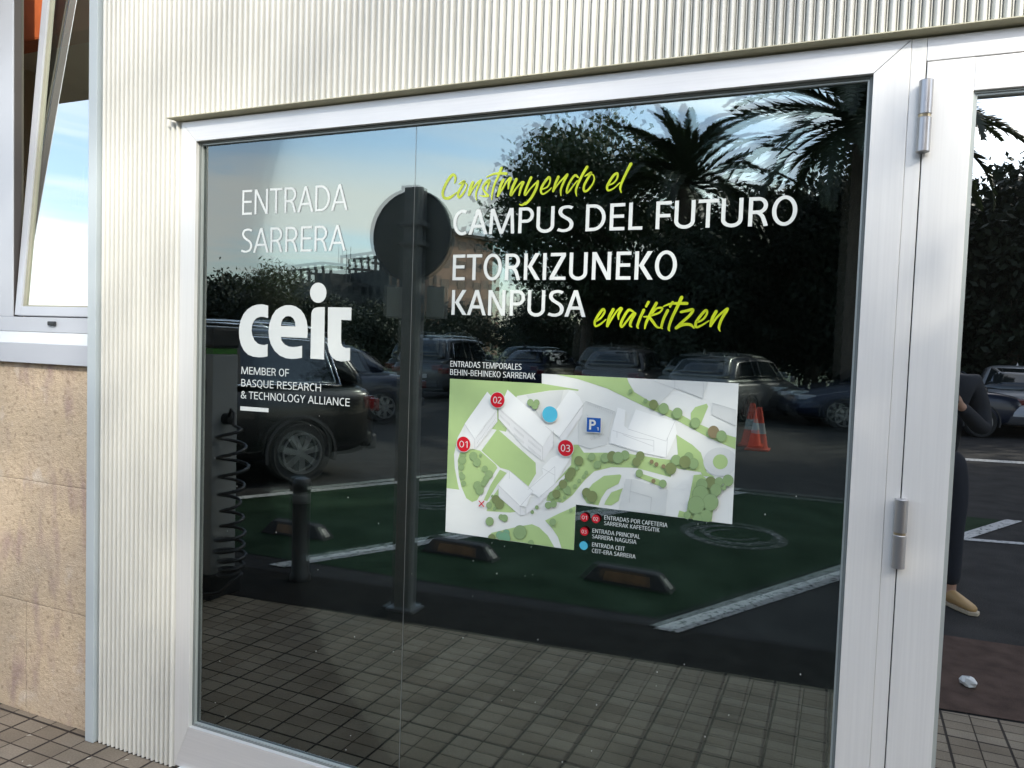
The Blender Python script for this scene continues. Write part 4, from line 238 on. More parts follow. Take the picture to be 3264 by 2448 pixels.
MARK=[('01',-1.0245,1.255,0.0222),('02',-0.9196,1.3915,0.0221),('03',-0.7068,1.2704,0.0226),('',-0.7571,1.361,0.0227),('01',-0.6447,1.0833,0.0117),('02',-0.6121,1.0833,0.0116),('03',-0.6438,1.0442,0.0117),('',-0.6441,1.0049,0.0119)]
PSIGN=[(-6481,13599),(-6089,13603),(-6085,13211),(-6482,13205)]
CROSS=[[(-9690,10936),(-9515,10776)],[(-9516,10943),(-9684,10765)]]
# ------------------------------------------------------------------ shared materials
ALU = mat('anodised_aluminium', (0.78, 0.78, 0.74), 0.42, 0.36, noise_s=3, noise_a=0.06, stretch=(60, 60, 1), bump=0.02, bump_s=30)
ALU_H = mat('anodised_aluminium_rail', (0.75, 0.75, 0.73), 0.40, 0.42, noise_s=3, noise_a=0.06, stretch=(1, 60, 60), bump=0.02, bump_s=30)
ALU_D = mat('satin_aluminium_hinge', (0.40, 0.40, 0.405), 0.32, 0.85)
CLAD = mat('cream_lacquered_sheet', (0.60, 0.605, 0.555), 0.36, 0.0, spec=0.6, noise_s=1.6, noise_a=0.11, stretch=(7, 1, 0.5))
OLIVE = mat('olive_flashing', (0.50, 0.48, 0.34), 0.5, 0.1, noise_s=5, noise_a=0.15)
GREYTRIM = mat('grey_green_trim', (0.48, 0.54, 0.55), 0.45, 0.1, noise_s=2, noise_a=0.08)
WINGREY = mat('grey_lacquered_window_profile', (0.46, 0.49, 0.53), 0.38, 0.15, noise_s=2.5, noise_a=0.06)
RUBBER = mat('black_rubber', (0.03, 0.035, 0.035), 0.6, bump=0.1)
GASKET = mat('grey_gasket', (0.16, 0.18, 0.17), 0.55)
BEAD = mat('pale_glazing_bead', (0.42, 0.46, 0.44), 0.4, 0.4)
WHITE_V = mat('white_vinyl', (0.62, 0.66, 0.63), 0.22, coat=0.6, noise_s=6, noise_a=0.03)
LIME_V = mat('lime_vinyl', (0.46, 0.56, 0.02), 0.25, coat=0.5, noise_s=60, noise_a=0.22, stretch=(1, 1, 0.3))
BLACK_PLASTIC = mat('black_plastic', (0.02, 0.022, 0.024), 0.4)

# ------------------------------------------------------------------ ground
def sheet(name, x0, x1, y0, y1, z, m, poly=None):
    mb = MB()
    if poly: mb.add([(x, y, z) for x, y in poly], [tuple(range(len(poly)))])
    else: mb.add([(x0, y0, z), (x1, y0, z), (x1, y1, z), (x0, y1, z)], [(0, 1, 2, 3)])
    o = mb.build(name, m)
    me = o.data
    if me.polygons[0].normal.z < 0: me.flip_normals()
    return tag(o, kind='structure')
def paver_mat():
    m = bpy.data.materials.new('concrete_pavers'); m.use_nodes = True; t = m.node_tree; b = t.nodes['Principled BSDF']
    g = t.nodes.new('ShaderNodeTexCoord')
    def brick(w, h, mort, sm):
        k = t.nodes.new('ShaderNodeTexBrick'); k.offset = 0.0; k.squash = 1.0
        k.inputs['Scale'].default_value = 1.0; k.inputs['Brick Width'].default_value = w; k.inputs['Row Height'].default_value = h
        k.inputs['Mortar Size'].default_value = mort; k.inputs['Mortar Smooth'].default_value = sm; k.inputs['Bias'].default_value = 0
        t.links.new(g.outputs['Object'], k.inputs['Vector']); return k
    k1 = brick(0.112, 0.0775, 0.0036, 0.6); k2 = brick(0.224, 0.31, 0.0065, 0.5)
    k1.inputs['Color1'].default_value = (0.22, 0.180, 0.132, 1); k1.inputs['Color2'].default_value = (0.285, 0.24, 0.18, 1); k1.inputs['Mortar'].default_value = (0.06, 0.047, 0.038, 1)
    n = t.nodes.new('ShaderNodeTexNoise'); n.inputs['Scale'].default_value = 3.2; n.inputs['Detail'].default_value = 6; t.links.new(g.outputs['Object'], n.inputs['Vector'])
    n2 = t.nodes.new('ShaderNodeTexNoise'); n2.inputs['Scale'].default_value = 160; n2.inputs['Detail'].default_value = 3; t.links.new(g.outputs['Object'], n2.inputs['Vector'])
    r = t.nodes.new('ShaderNodeMapRange'); r.inputs[1].default_value = 0.25; r.inputs[2].default_value = 0.75; r.inputs[3].default_value = 0.72; r.inputs[4].default_value = 1.12; t.links.new(n.outputs[0], r.inputs[0])
    r2 = t.nodes.new('ShaderNodeMapRange'); r2.inputs[1].default_value = 0.3; r2.inputs[2].default_value = 0.7; r2.inputs[3].default_value = 0.85; r2.inputs[4].default_value = 1.12; t.links.new(n2.outputs[0], r2.inputs[0])
    mm = t.nodes.new('ShaderNodeMath'); mm.operation = 'MULTIPLY'; t.links.new(r.outputs[0], mm.inputs[0]); t.links.new(r2.outputs[0], mm.inputs[1])
    mx = t.nodes.new('ShaderNodeMix'); mx.data_type = 'RGBA'; t.links.new(k2.outputs['Fac'], mx.inputs[0]); t.links.new(k1.outputs['Color'], mx.inputs[6]); mx.inputs[7].default_value = (0.05, 0.042, 0.036, 1)
    vs = t.nodes.new('ShaderNodeVectorMath'); vs.operation = 'SCALE'; t.links.new(mx.outputs[2], vs.inputs[0]); t.links.new(mm.outputs[0], vs.inputs['Scale'])
    t.links.new(vs.outputs[0], b.inputs['Base Color']); b.inputs['Roughness'].default_value = 0.9; b.inputs['Specular IOR Level'].default_value = 0.1
    sub = t.nodes.new('ShaderNodeMath'); sub.operation = 'MAXIMUM'; t.links.new(k1.outputs['Fac'], sub.inputs[0]); t.links.new(k2.outputs['Fac'], sub.inputs[1])
    h = t.nodes.new('ShaderNodeMath'); h.operation = 'MULTIPLY_ADD'; h.inputs[1].default_value = -1.0; t.links.new(sub.outputs[0], h.inputs[0])
    n2s = t.nodes.new('ShaderNodeMath'); n2s.operation = 'MULTIPLY'; n2s.inputs[1].default_value = 0.3; t.links.new(n2.outputs[0], n2s.inputs[0]); t.links.new(n2s.outputs[0], h.inputs[2])
    bp = t.nodes.new('ShaderNodeBump'); bp.inputs['Strength'].default_value = 0.7; bp.inputs['Distance'].default_value = 0.006
    t.links.new(h.outputs[0], bp.inputs['Height']); t.links.new(bp.outputs[0], b.inputs['Normal'])
    return m
ASPHALT = mat('asphalt', (0.030, 0.029, 0.028), 0.9, spec=0.08, noise_s=3.5, col2=(0.052, 0.050, 0.047), bump=0.6, bump_s=120)
GREENP = mat('worn_green_paint', (0.031, 0.055, 0.030), 0.9, spec=0.08, noise_s=2.6, col2=(0.010, 0.024, 0.010), bump=0.5, bump_s=130, detail=8)
KERB = mat('kerb_stone_and_shade', (0.032, 0.030, 0.026), 0.9, spec=0.05, noise_s=8, noise_a=0.4, bump=0.4, bump_s=80)  # dark tone also paints in the shade on the pavers beside the kerb
REDPAVE = mat('red_tinted_concrete', (0.105, 0.070, 0.055), 0.9, spec=0.1, noise_s=9, noise_a=0.45, bump=0.4, bump_s=90)
GRASS = mat('rough_grass_ground', (0.05, 0.075, 0.025), 0.95, noise_s=1.5, noise_a=0.5, bump=0.8, bump_s=30)
def worn_paint(nm, lo, col):
    m = bpy.data.materials.new(nm); m.use_nodes = True; t = m.node_tree; b = t.nodes['Principled BSDF']
    g = t.nodes.new('ShaderNodeTexCoord'); n = t.nodes.new('ShaderNodeTexNoise'); n.inputs['Scale'].default_value = 22; n.inputs['Detail'].default_value = 8; n.inputs['Roughness'].default_value = 0.7
    t.links.new(g.outputs['Object'], n.inputs['Vector'])
    r = t.nodes.new('ShaderNodeMapRange'); r.inputs[1].default_value = lo; r.inputs[2].default_value = lo + 0.09; t.links.new(n.outputs[0], r.inputs[0])
    mx = t.nodes.new('ShaderNodeMix'); mx.data_type = 'RGBA'; t.links.new(r.outputs[0], mx.inputs[0]); mx.inputs[6].default_value = (*col, 1); mx.inputs[7].default_value = (0.03, 0.038, 0.03, 1)
    t.links.new(mx.outputs[2], b.inputs['Base Color']); b.inputs['Roughness'].default_value = 0.8; return m
PAINT = worn_paint('worn_white_paint', 0.52, (0.52, 0.51, 0.48)); FAINT = worn_paint('faded_white_paint', 0.40, (0.22, 0.225, 0.20))
sheet('ground', -400, 400, -500, 60, -0.012, GRASS)
sheet('road', -60, 40, -24, -1.5, -0.004, ASPHALT)
KW = 0.40  # kerb strip widened over the shaded edge of the pavers
def kerb_y(x): return -1.92 - 0.09 * (x + 2.6)
pav = sheet('pavement', 0, 0, 0, 0, 0.0, paver_mat(), [(-14, kerb_y(-14) + KW), (9, kerb_y(9) + KW), (9, 0.6), (-14, 0.6)])
kb = MB(); kb.add([(-14, kerb_y(-14) - 0.13, -0.004), (0.3, kerb_y(0.3) - 0.13, -0.004), (0.3, kerb_y(0.3) + KW, 0.002), (-14, kerb_y(-14) + KW, 0.002),
    (-14, kerb_y(-14) - 0.13, -0.05), (0.3, kerb_y(0.3) - 0.13, -0.05), (0.3, kerb_y(0.3) + KW, -0.05), (-14, kerb_y(-14) + KW, -0.05)],
    [(0, 1, 2, 3), (4, 7, 6, 5), (0, 4, 5, 1), (1, 5, 6, 2), (2, 6, 7, 3), (3, 7, 4, 0)])
tag(kb.build('kerb', KERB), kind='structure')
sheet('dropped_kerb', 0, 0, 0, 0, 0.001, REDPAVE, [(0.32, kerb_y(0.32) + KW - 0.02), (0.32, -2.85), (6.5, -3.2), (6.5, kerb_y(6.5) + KW - 0.02)][::-1])
SL = 0.52
def bay_line(x_at, y0, y1, w=0.075):
    xa, xb = x_at - SL * (y0 + 2.1), x_at - SL * (y1 + 2.1)
    return [(xa - w, y0), (xb - w, y1), (xb + w, y1), (xa + w, y0)]
sheet('bay_surface', 0, 0, 0, 0, 0.0, GREENP, [(-6.07, -2.12), (-0.92, -2.32), (-0.92 - SL * (-6.75 + 2.1), -6.75), (-6.07 - SL * (-6.75 + 2.1), -6.75)][::-1])
for i, (x, ya, yb) in enumerate([(-6.07, -2.1, -6.8), (-3.46, -2.05, -6.8), (-0.88, -2.15, -6.8)]):
    sheet('bay_line' if i == 0 else 'bay_line.%03d' % i, 0, 0, 0, 0, 0.004, PAINT, bay_line(x, ya, yb, 0.07))
sheet('bay_end_line', 0, 0, 0, 0, 0.003, FAINT, [(-3.72, -6.72), (0.1, -6.72), (0.1, -6.84), (-3.66, -6.84)])
sheet('lane_line', 0, 0, 0, 0, 0.002, PAINT, [(0.9, -5.55), (3.6, -6.1), (3.62, -6.2), (0.92, -5.65)])
sheet('lane_line.001', 0, 0, 0, 0, 0.002, PAINT, [(1.3, -11.6), (5.5, -12.4), (5.5, -12.75), (1.3, -11.9)])
def emblem(cx, cy, r):
    mb = MB(); n = 40
    for (ra, rb) in ((r, r - 0.075), (r * 0.62, r * 0.62 - 0.05)):
        vs = []; fs = []
        for i in range(n):
            a = 2 * math.pi * i / n
            vs += [(cx + ra * math.cos(a), cy + ra * math.sin(a), 0.0035), (cx + rb * math.cos(a), cy + rb * math.sin(a), 0.0035)]
        rng = range(n) if ra == r else range(2, n // 2 + 8)
        fs = [(2 * i, 2 * ((i + 1) % n), 2 * ((i + 1) % n) + 1, 2 * i + 1) for i in rng]
        mb.add(vs, fs)
    o = mb.build('charging_emblem', FAINT)
    return tag(o, kind='structure')
emblem(-0.80, -4.62, 0.42); emblem(-3.62, -4.5, 0.38)

# ------------------------------------------------------------------ narrow humanist capitals, drawn as stems, bars and bowls
def _ring(cx, cy, rx, ry, t, h, a0, a1, n=18):
    A = [R(a0 + (a1 - a0) * i / n) for i in range(n + 1)]
    return [(cx + rx * math.cos(a), cy + ry * math.sin(a)) for a in A] + [(cx + (rx - t) * math.cos(a), cy + (ry - h) * math.sin(a)) for a in reversed(A)]
def _rect(x0, y0, x1, y1): return [(x0, y0), (x1, y0), (x1, y1), (x0, y1)]
def _dia(x0, y0, x1, y1, w): return [(x0, y0), (x0 + w, y0), (x1 + w, y1), (x1, y1)]
def _rib(pts, t, n=7):
    p = np.array(pts, float); P_ = []
    for i in range(len(p) - 1):
        p0, p1, p2, p3 = p[max(i - 1, 0)], p[i], p[i + 1], p[min(i + 2, len(p) - 1)]
        for k in range(n):
            u = k / n; P_.append(0.5 * ((2 * p1) + (p2 - p0) * u + (2 * p0 - 5 * p1 + 4 * p2 - p3) * u * u + (3 * p1 - p0 - 3 * p2 + p3) * u ** 3))
    P_.append(p[-1]); P_ = np.array(P_); d = np.gradient(P_, axis=0); d /= np.maximum(np.linalg.norm(d, axis=1), 1e-9)[:, None]; nn = np.stack([-d[:, 1], d[:, 0]], 1) * t / 2
    return [tuple(q) for q in P_ + nn] + [tuple(q) for q in (P_ - nn)[::-1]]
def glyph(c, t, h):
    """polygons and advance width of one capital; cap height 1, t stem, h bar."""
    s = 0.07
    if c == ' ': return [], 0.25
    if c == 'I': return [_rect(s, 0, s + t, 1)], t + 2 * s
    if c == 'E': return [_rect(s, 0, s + t, 1), _rect(s + t, 0, .47, h), _rect(s + t, .5 - h / 2 + .02, .45, .5 + h / 2 + .02), _rect(s + t, 1 - h, .47, 1)], .505
    if c == 'F': return [_rect(s, 0, s + t, 1), _rect(s + t, .48 - h / 2, .44, .48 + h / 2), _rect(s + t, 1 - h, .46, 1)], .485
    if c == 'L': return [_rect(s, 0, s + t, 1), _rect(s + t, 0, .44, h)], .46
    if c == 'T': return [_rect(.26 - t / 2, 0, .26 + t / 2, 1 - h), _rect(.015, 1 - h, .505, 1)], .52
    if c == 'H': return [_rect(s, 0, s + t, 1), _rect(.60 - t, 0, .60, 1), _rect(s + t, .5 - h / 2 + .01, .60 - t, .5 + h / 2 + .01)], .67
    if c == 'N': return [_rect(s, 0, s + t, 1), _rect(.60 - t, 0, .60, 1), _dia(.60 - t * 1.12, 0, s - t * .05, 1, t * 1.18)], .67
    if c == 'M': return [_dia(s - .02, 0, s + .02, 1, t), _dia(.80 - t + .02, 0, .80 - t - .02, 1, t), _dia(.43 - t * .5, 0, s + .03, 1, t * 1.05), _dia(.43 - t * .5, 0, .80 - t - .04, 1, t * 1.05)], .87
    if c == 'A': return [_dia(.005, 0, .305 - t * .55, 1, t * 1.06), _dia(.595 - t * 1.06 + .01, 0, .305 - t * .5, 1, t * 1.06), _rect(.155, .27, .455, .27 + h)], .60
    if c == 'K': return [_rect(s, 0, s + t, 1), _dia(s + t * .95, .48, .53 - t * 1.25, 1, t * 1.28), _dia(.56 - t * 1.3, 0, s + t * .95, .52, t * 1.3)], .565
    if c == 'Z': return [_rect(.04, 0, .50, h), _rect(.05, 1 - h, .49, 1), _dia(.04, h, .49 - t * 1.3, 1 - h, t * 1.3)], .54
    if c == 'Y': return [_rect(.27 - t / 2, 0, .27 + t / 2, .44), _dia(.27 - t / 2, .42, .005, 1, t * 1.1), _dia(.27 - t / 2 - .01, .42, .54 - t * 1.12, 1, t * 1.1)], .545
    if c == 'U': return [_rect(s - .01, .27, s - .01 + t, 1), _rect(.575 - t, .27, .575, 1), _ring(.3175, .27, .2575, .285, t, h * 1.05, 180, 360)], .635
    if c == 'O': return [_ring(.325, .5, .285, .515, t, h, 0, 360, 48)], .65
    if c == 'Q': return [_ring(.325, .5, .285, .515, t, h, 0, 360, 48), _dia(.47, -.15, .30, .04, t * 1.15)], .65
    if c == '0': return [_ring(.25, .5, .215, .512, t, h, 0, 360, 40)], .50
    if c == 'C': return [_ring(.335, .5, .295, .515, t, h, 62, 298, 34)], .525
    if c == 'G': return [_ring(.335, .5, .295, .515, t, h, 60, 300, 34), _rect(.55 - t, .04, .55, .50), _rect(.37, .50 - h, .55 - t, .50)], .62
    def bowl(y0, y1, xr, rx): return [_rect(s + t, y1 - h, xr - rx, y1), _rect(s + t, y0, xr - rx, y0 + h), _ring(xr - rx, (y0 + y1) / 2, rx, (y1 - y0) / 2, t, h, -90, 90)]
    if c == 'D': return [_rect(s, 0, s + t, 1)] + bowl(0, 1, .615, .34), .66
    if c == 'P': return [_rect(s, 0, s + t, 1)] + bowl(.40, 1, .52, .22), .545
    if c == 'R': return [_rect(s, 0, s + t, 1)] + bowl(.42, 1, .515, .22) + [_rib([(.30, .46), (.385, .36), (.44, .19), (.485, 0)], t * 1.0)], .575
    if c == 'B': return [_rect(s, 0, s + t, 1)] + bowl(.515 - h / 2, 1, .495, .20) + bowl(0, .515 + h / 2, .53, .22), .575
    if c == 'S': return [_rib([(.445, .90), (.36, .945), (.26, .95), (.145, .90), (.105, .76), (.16, .63), (.27, .535), (.38, .44), (.435, .30), (.40, .14), (.29, .062), (.17, .052), (.045, .10)], (t + h) / 2, 6)], .51
    if c == '-': return [_rect(.04, .34, .32, .34 + h)], .36
    if c == '1': return [_rect(.22, 0, .22 + t, 1), _dia(.05, .76, .20, 1, t * 1.1)], .46
    if c == '2': return [_rib([(.06, .86), (.15, .94), (.27, .945), (.38, .86), (.385, .70), (.32, .54), (.20, .34), (.08, .10)], (t + h) / 2, 6), _rect(.05, 0, .45, h)], .50
    if c == '3': return [_rib([(.06, .90), (.17, .95), (.30, .94), (.385, .82), (.35, .64), (.24, .53), (.15, .52)], (t + h) / 2, 6), _rib([(.17, .53), (.28, .51), (.40, .40), (.40, .20), (.31, .07), (.18, .05), (.045, .09)], (t + h) / 2, 6)], .49
    if c == '&': return [_rib([(.60, .02), (.45, .22), (.30, .44), (.18, .66), (.17, .82), (.27, .95), (.38, .88), (.39, .76), (.28, .60), (.13, .42), (.08, .24), (.15, .08), (.29, .045), (.43, .12), (.52, .28), (.55, .45)], (t + h) / 2, 6)], .62
    raise ValueError(c)
def lettering(s, x0, x1, z, cap, y, m, parent, name='lettering', weight=0.135, label=None):
    k = cap
    for it in range(3):           # stems keep their weight when the line is fitted to its width
        polys = []; x = 0.0; t_ = weight * cap / k
        for c in s:
            ps, adv = glyph(c, t_, weight * 0.86)
            polys += [[(px_ + x, py_) for px_, py_ in q] for q in ps]; x += adv
        k = (x1 - x0) / (max(p[0] for q in polys for p in q) - min(p[0] for q in polys for p in q))
    xa = min(p[0] for q in polys for p in q); xb = max(p[0] for q in polys for p in q); k = (x1 - x0) / (xb - xa)
    b = MB()
    for i, q in enumerate(polys):
        n = len(q); yy = y - 0.00005 * (i % 5)
        pts = [(x0 + (a - xa) * k, yy, z + c * cap) for a, c in q]
        if n > 8 and n % 2 == 0:     # ribbons and rings: quads between the two edges
            h_ = n // 2; b.add(pts, [(j, j + 1, n - 2 - j, n - 1 - j) for j in range(h_ - 1)])
        else: b.add(pts, [tuple(range(n))])
    o = b.build(name, m, parent); face_out(o)
    if label: o['label'] = label
    return o
def face_out(o):
    bm = bmesh.new(); bm.from_mesh(o.data)
    for f in bm.faces:
        f.normal_update()
        if f.normal.y > 0: f.normal_flip()
    bm.to_mesh(o.data); bm.free()

# ------------------------------------------------------------------ corrugated cladding
wall = thing('cladding_wall', 'cream corrugated metal cladding round and above the dark shop window', 'wall', (-2.3, 0, 0))
def corrugated(x0, x1, z0, z1, mb, pitch=0.0225, seg=12, depth=0.0120):
    n = int(round((x1 - x0) / pitch)); cols = []
    for k in range(n * seg + 1):
        u = (k % seg) / seg; x = x0 + (x1 - x0) * k / (n * seg)
        prof = (-0.40, 0.42, 0.76, 0.93, 1.0, 0.98, 0.90, 0.75, 0.48, -0.35, 0.20, 0.16)[k % seg]
        cols.append((x + 2.3, -depth * prof))
    vs = []; m = 2
    for x, y in cols: vs += [(x, y, z0), (x, y, z1)]
    mb.add(vs, [(2 * i, 2 * i + 2, 2 * i + 3, 2 * i + 1) for i in range(len(cols) - 1)])
mb = MB(); corrugated(-2.519, -2.1365, 0.004, 3.6, mb); corrugated(-2.1365, 3.1, 2.287, 3.6, mb)
cl = mb.build('corrugated_sheet', CLAD, wall, smooth=True); face_out(cl); cl.data.set_sharp_from_angle(angle=R(50))
fl = MB(); fl.add([(0.127, -0.036, 2.283), (5.4, -0.036, 2.283), (5.4, 0.02, 2.279), (0.167, 0.02, 2.273), (0.127, -0.036, 2.2855), (5.4, -0.036, 2.2855), (5.4, 0.02, 2.2865), (0.167, 0.02, 2.2865)],
    [(0, 3, 2, 1), (4, 5, 6, 7), (0, 1, 5, 4), (1, 2, 6, 5), (2, 3, 7, 6), (3, 0, 4, 7)])
fl.build('drip_flashing', OLIVE, wall)
tr = MB(); tr.box(-0.272, -0.229, -0.022, 0.05, 0.003, 3.6); tr.box(-0.2285, -0.2195, 0.006, 0.05, 0.002, 3.6)
tr.build('edge_trim', GREYTRIM, wall, bevel=0.0025)
bk = MB(); bk.box(-0.2285, 5.4, 0.14, 0.24, 2.30, 3.6); bk.box(-0.2285, 0.16, 0.06, 0.24, 0.0, 2.3)
bk.build('backing_wall', mat('plaster_backing', (0.4, 0.4, 0.38), 0.9, noise_s=4, noise_a=0.1), wall)

# ------------------------------------------------------------------ display window
win = thing('display_window', 'large dark reflective window with white and lime lettering and a campus map', 'window', (-1.02, 0, 0))
WX = -1.02
X0, X1, Z0, Z1 = -2.068, 0.018, 0.166, 2.2065
def fr(name, poly, y0, y1, m, bev=0.0012):
    b = MB(); b.prism([(x - WX, z) for x, z in poly], y0, y1); return b.build(name, m, win, bevel=bev)
fr('top_rail', [(-2.136, 2.2745), (0.094, 2.2745), (0.0185, Z1), (X0, Z1)], -0.004, 0.07, ALU_H)
fr('bottom_rail', [(X0, Z0), (X1, Z0), (0.05, 0.012), (-2.136, 0.012)], -0.0035, 0.07, ALU_H)
fr('stile', [(-2.1355, 2.2738), (-2.0685, Z1 - 0.001), (-2.0685, Z0 + 0.001), (-2.1355, 0.014)], -0.004, 0.07, ALU)
fr('stile', [(0.0185, Z1 - 0.001), (0.094, 2.274), (0.094, 0.014), (0.0185, Z0 - 0.03)], -0.004, 0.07, ALU)
sl = MB(); sl.box(-2.11 - WX, 0.05 - WX, -0.0165, 0.05, 0.0015, 0.0115); sl.build('sill_strip', ALU_H, win, bevel=0.001)
# glazing bead and gaskets inside the opening (butted end to end)
GY = 0.024   # face of the outer pane
def inner(name, a, b, y0, y1, m):
    q = MB(); x0, x1, z0, z1 = X0 + a - WX, X1 - a - WX, Z0 + a, Z1 - a; c = b - a
    q.box(x0, x0 + c, y0, y1, z0, z1); q.box(x1 - c, x1, y0, y1, z0, z1)
    q.box(x0 + c, x1 - c, y0, y1, z1 - c, z1); q.box(x0 + c, x1 - c, y0, y1, z0, z0 + c)
    return q.build(name, m, win)
inner('glazing_bead', 0.0003, 0.006, 0.010, 0.0235, GASKET)
inner('gasket', 0.0063, 0.0105, 0.0145, 0.0235, BEAD)
PANE1 = glass_mat('coated_outer_pane', 0.175, (0.86, 0.97, 0.97), (0.90, 0.95, 0.92), 0.0)
PANE2 = glass_mat('backed_inner_pane', 0.27, (0.88, 0.97, 0.96), None, tilt=(GHOST_Z, GHOST_X))
CLEAR = bpy.data.materials.new('pane_edge'); CLEAR.use_nodes = True
_t = CLEAR.node_tree; _t.nodes.clear(); _o = _t.nodes.new('ShaderNodeOutputMaterial'); _b = _t.nodes.new('ShaderNodeBsdfTransparent'); _t.links.new(_b.outputs[0], _o.inputs[0])
def pane(name, x0, x1, z0, z1, y, th, m, parent, ox=0.0):
    b = MB(); b.add([(x0 - ox, y, z0), (x1 - ox, y, z0), (x1 - ox, y, z1), (x0 - ox, y, z1)], [(0, 1, 2, 3)], 0)
    b.add([(x0 - ox, y + th, z0), (x1 - ox, y + th, z0), (x1 - ox, y + th, z1), (x0 - ox, y + th, z1), (x0 - ox, y, z0), (x1 - ox, y, z0), (x1 - ox, y, z1), (x0 - ox, y, z1)],
          [(0, 3, 2, 1), (0, 1, 5, 4), (1, 2, 6, 5), (2, 3, 7, 6), (3, 0, 4, 7)], 1)
    return b.build(name, [m, CLEAR], parent)
glass = pane('glass_pane', X0 + 0.0005, X1 - 0.0005, Z0 + 0.0005, Z1 - 0.0005, GY, 0.0012, PANE1, win, WX)
ip = pane('inner_pane', X0 - 0.02, X1 + 0.02, Z0 - 0.02, Z1 + 0.02, 0.0, 0.006, PANE2, win, WX)
ip.location = (0, GY + 0.0018, 0)
# light joint line down the pane
jl = MB(); jl.box(JL - WX, JL + 0.0004 - WX, 0.0225, 0.0236, Z0 + 0.012, Z1 - 0.012)
jl.build('film_joint', mat('clear_film_edge', (0.18, 0.19, 0.19), 0.3), win)

# ------------------------------------------------------------------ lettering
def stroke_shape(name, strokes, y, m, parent, label):
    """Brush lettering: each stroke is a ribbon of changing width with round ends."""
    polys = []; layer = 0
    me = MB()
    for st in strokes:
        p = np.array([(a / 1e4, b / 1e4) for a, b, c in st]); w = np.array([c / 1e4 for a, b, c in st]) * 0.5
        # Catmull-Rom resample
        P_, W_ = [], []
        for i in range(len(p) - 1):
            p0, p1, p2, p3 = p[max(i - 1, 0)], p[i], p[i + 1], p[min(i + 2, len(p) - 1)]
            for k in range(6):
                t = k / 6; P_.append(0.5 * ((2 * p1) + (p2 - p0) * t + (2 * p0 - 5 * p1 + 4 * p2 - p3) * t * t + (3 * p1 - p0 - 3 * p2 + p3) * t ** 3)); W_.append(w[i] * (1 - t) + w[i + 1] * t)
        P_.append(p[-1]); W_.append(w[-1]); P_ = np.array(P_); W_ = np.array(W_)
        yy = y - 0.00008 * layer; layer += 1
        vs = []; fs = []
        d = np.gradient(P_, axis=0); L = np.maximum(np.linalg.norm(d, axis=1), 1e-9)[:, None]; nrm = np.stack([-d[:, 1], d[:, 0]], 1) / L
        for q, nn, ww in zip(P_, nrm, W_): vs += [(q[0] + nn[0] * ww, yy, q[1] + nn[1] * ww), (q[0] - nn[0] * ww, yy, q[1] - nn[1] * ww)]
        fs = [(2 * i, 2 * i + 1, 2 * i + 3, 2 * i + 2) for i in range(len(P_) - 1)]
        me.add(vs, fs)
        for e in (0, -1):
            c = P_[e]; ww = W_[e]
            if ww < 0.0006: continue
            me.add([(c[0] + ww * math.cos(a), yy - 0.00004, c[1] + ww * 0.92 * math.sin(a)) for a in np.linspace(0, 2 * math.pi, 13)[:-1]], [tuple(range(12))])
    o = me.build(name, m, parent); o['label'] = label
    bm = bmesh.new(); bm.from_mesh(o.data)
    for f in bm.faces:
        f.normal_update()
        if f.normal.y > 0: f.normal_flip()
    bm.to_mesh(o.data); bm.free(); return o
GL = GY - 0.0006 
SH = lambda pts: [(a / 1e4 - WX, b / 1e4) for a, b in pts]
for s, xa, xb, z, cap, dz in TEXT:
    wt = 0.098 if s in ('ENTRADA', 'SARRERA') else (0.128 if cap < 0.02 else 0.14)
    lettering(s, xa - WX, xb - WX, z, cap, GL, WHITE_V, win, weight=wt, label='white lettering reading ' + s)
for k, (st, lab) in enumerate(zip(SCRIPT, ('lime brush script reading Construyendo el', 'lime brush script reading eraikitzen'))):
    stroke_shape('brush_lettering', [[(a - WX * 1e4, b, c) for a, b, c in q] for q in st], GL - 0.0002, LIME_V, win, lab)
lg = flat_shape('logo', [[SH(l) for l in g] for g in LOGO], GL, WHITE_V, win); lg['label'] = 'white logo reading ceit'
flat_shape('underline_bar', [[SH(BAR)]], GL, WHITE_V, win)
# ---- the campus map
def film(name, c, a=0.04): return mat(name, tuple(q * 0.97 for q in c), 0.25, coat=0.5, noise_s=9, noise_a=a)
MC = [film('map_paper_white', (0.70, 0.74, 0.70)), film('map_green', (0.40, 0.56, 0.24), 0.10), film('map_grey', (0.60, 0.64, 0.61)), film('map_roof_white', (0.77, 0.81, 0.78), 0.02),
      film('map_face_white', (0.70, 0.73, 0.71), 0.02), film('map_line_grey', (0.44, 0.47, 0.46)), film('map_tree_green', (0.25, 0.37, 0.17)), film('map_tree_olive', (0.19, 0.24, 0.10)), film('map_tree_brown', (0.24, 0.20, 0.11)), film('map_tree_teal', (0.17, 0.36, 0.22)), film('map_tree_rim', (0.17, 0.25, 0.12))]
mp = MB(); lay = [GL]
def mpoly(pts, mi, dy=0.00006):
    lay[0] -= dy; q = SH(pts); mp.add([(x, lay[0], z) for x, z in q], [tuple(range(len(q)))], mi)
mpoly(MAP_OUT, 0)
for g in MAP['green']: mpoly(g, 1)
for g in MAP['grey']: mpoly(g, 2)
for g in MAP['ring']: mpoly(g, 2)
mpoly(MAP['green'][11], 1)
for g in MAP['face']: mpoly(g, 4)
for g in MAP['roof']: mpoly(g, 3)
lay[0] -= 0.0001
for (a, b) in MAP_LINES:
    (xa, za), (xb, zb) = SH([a, b]); dx, dz = xb - xa, zb - za; L = math.hypot(dx, dz) or 1; w = 0.00042
    nx, nz = -dz / L * w, dx / L * w
    mp.add([(xa + nx, lay[0], za + nz), (xb + nx, lay[0], zb + nz), (xb - nx, lay[0], zb - nz), (xa - nx, lay[0], za - nz)], [(0, 1, 2, 3)], 5)
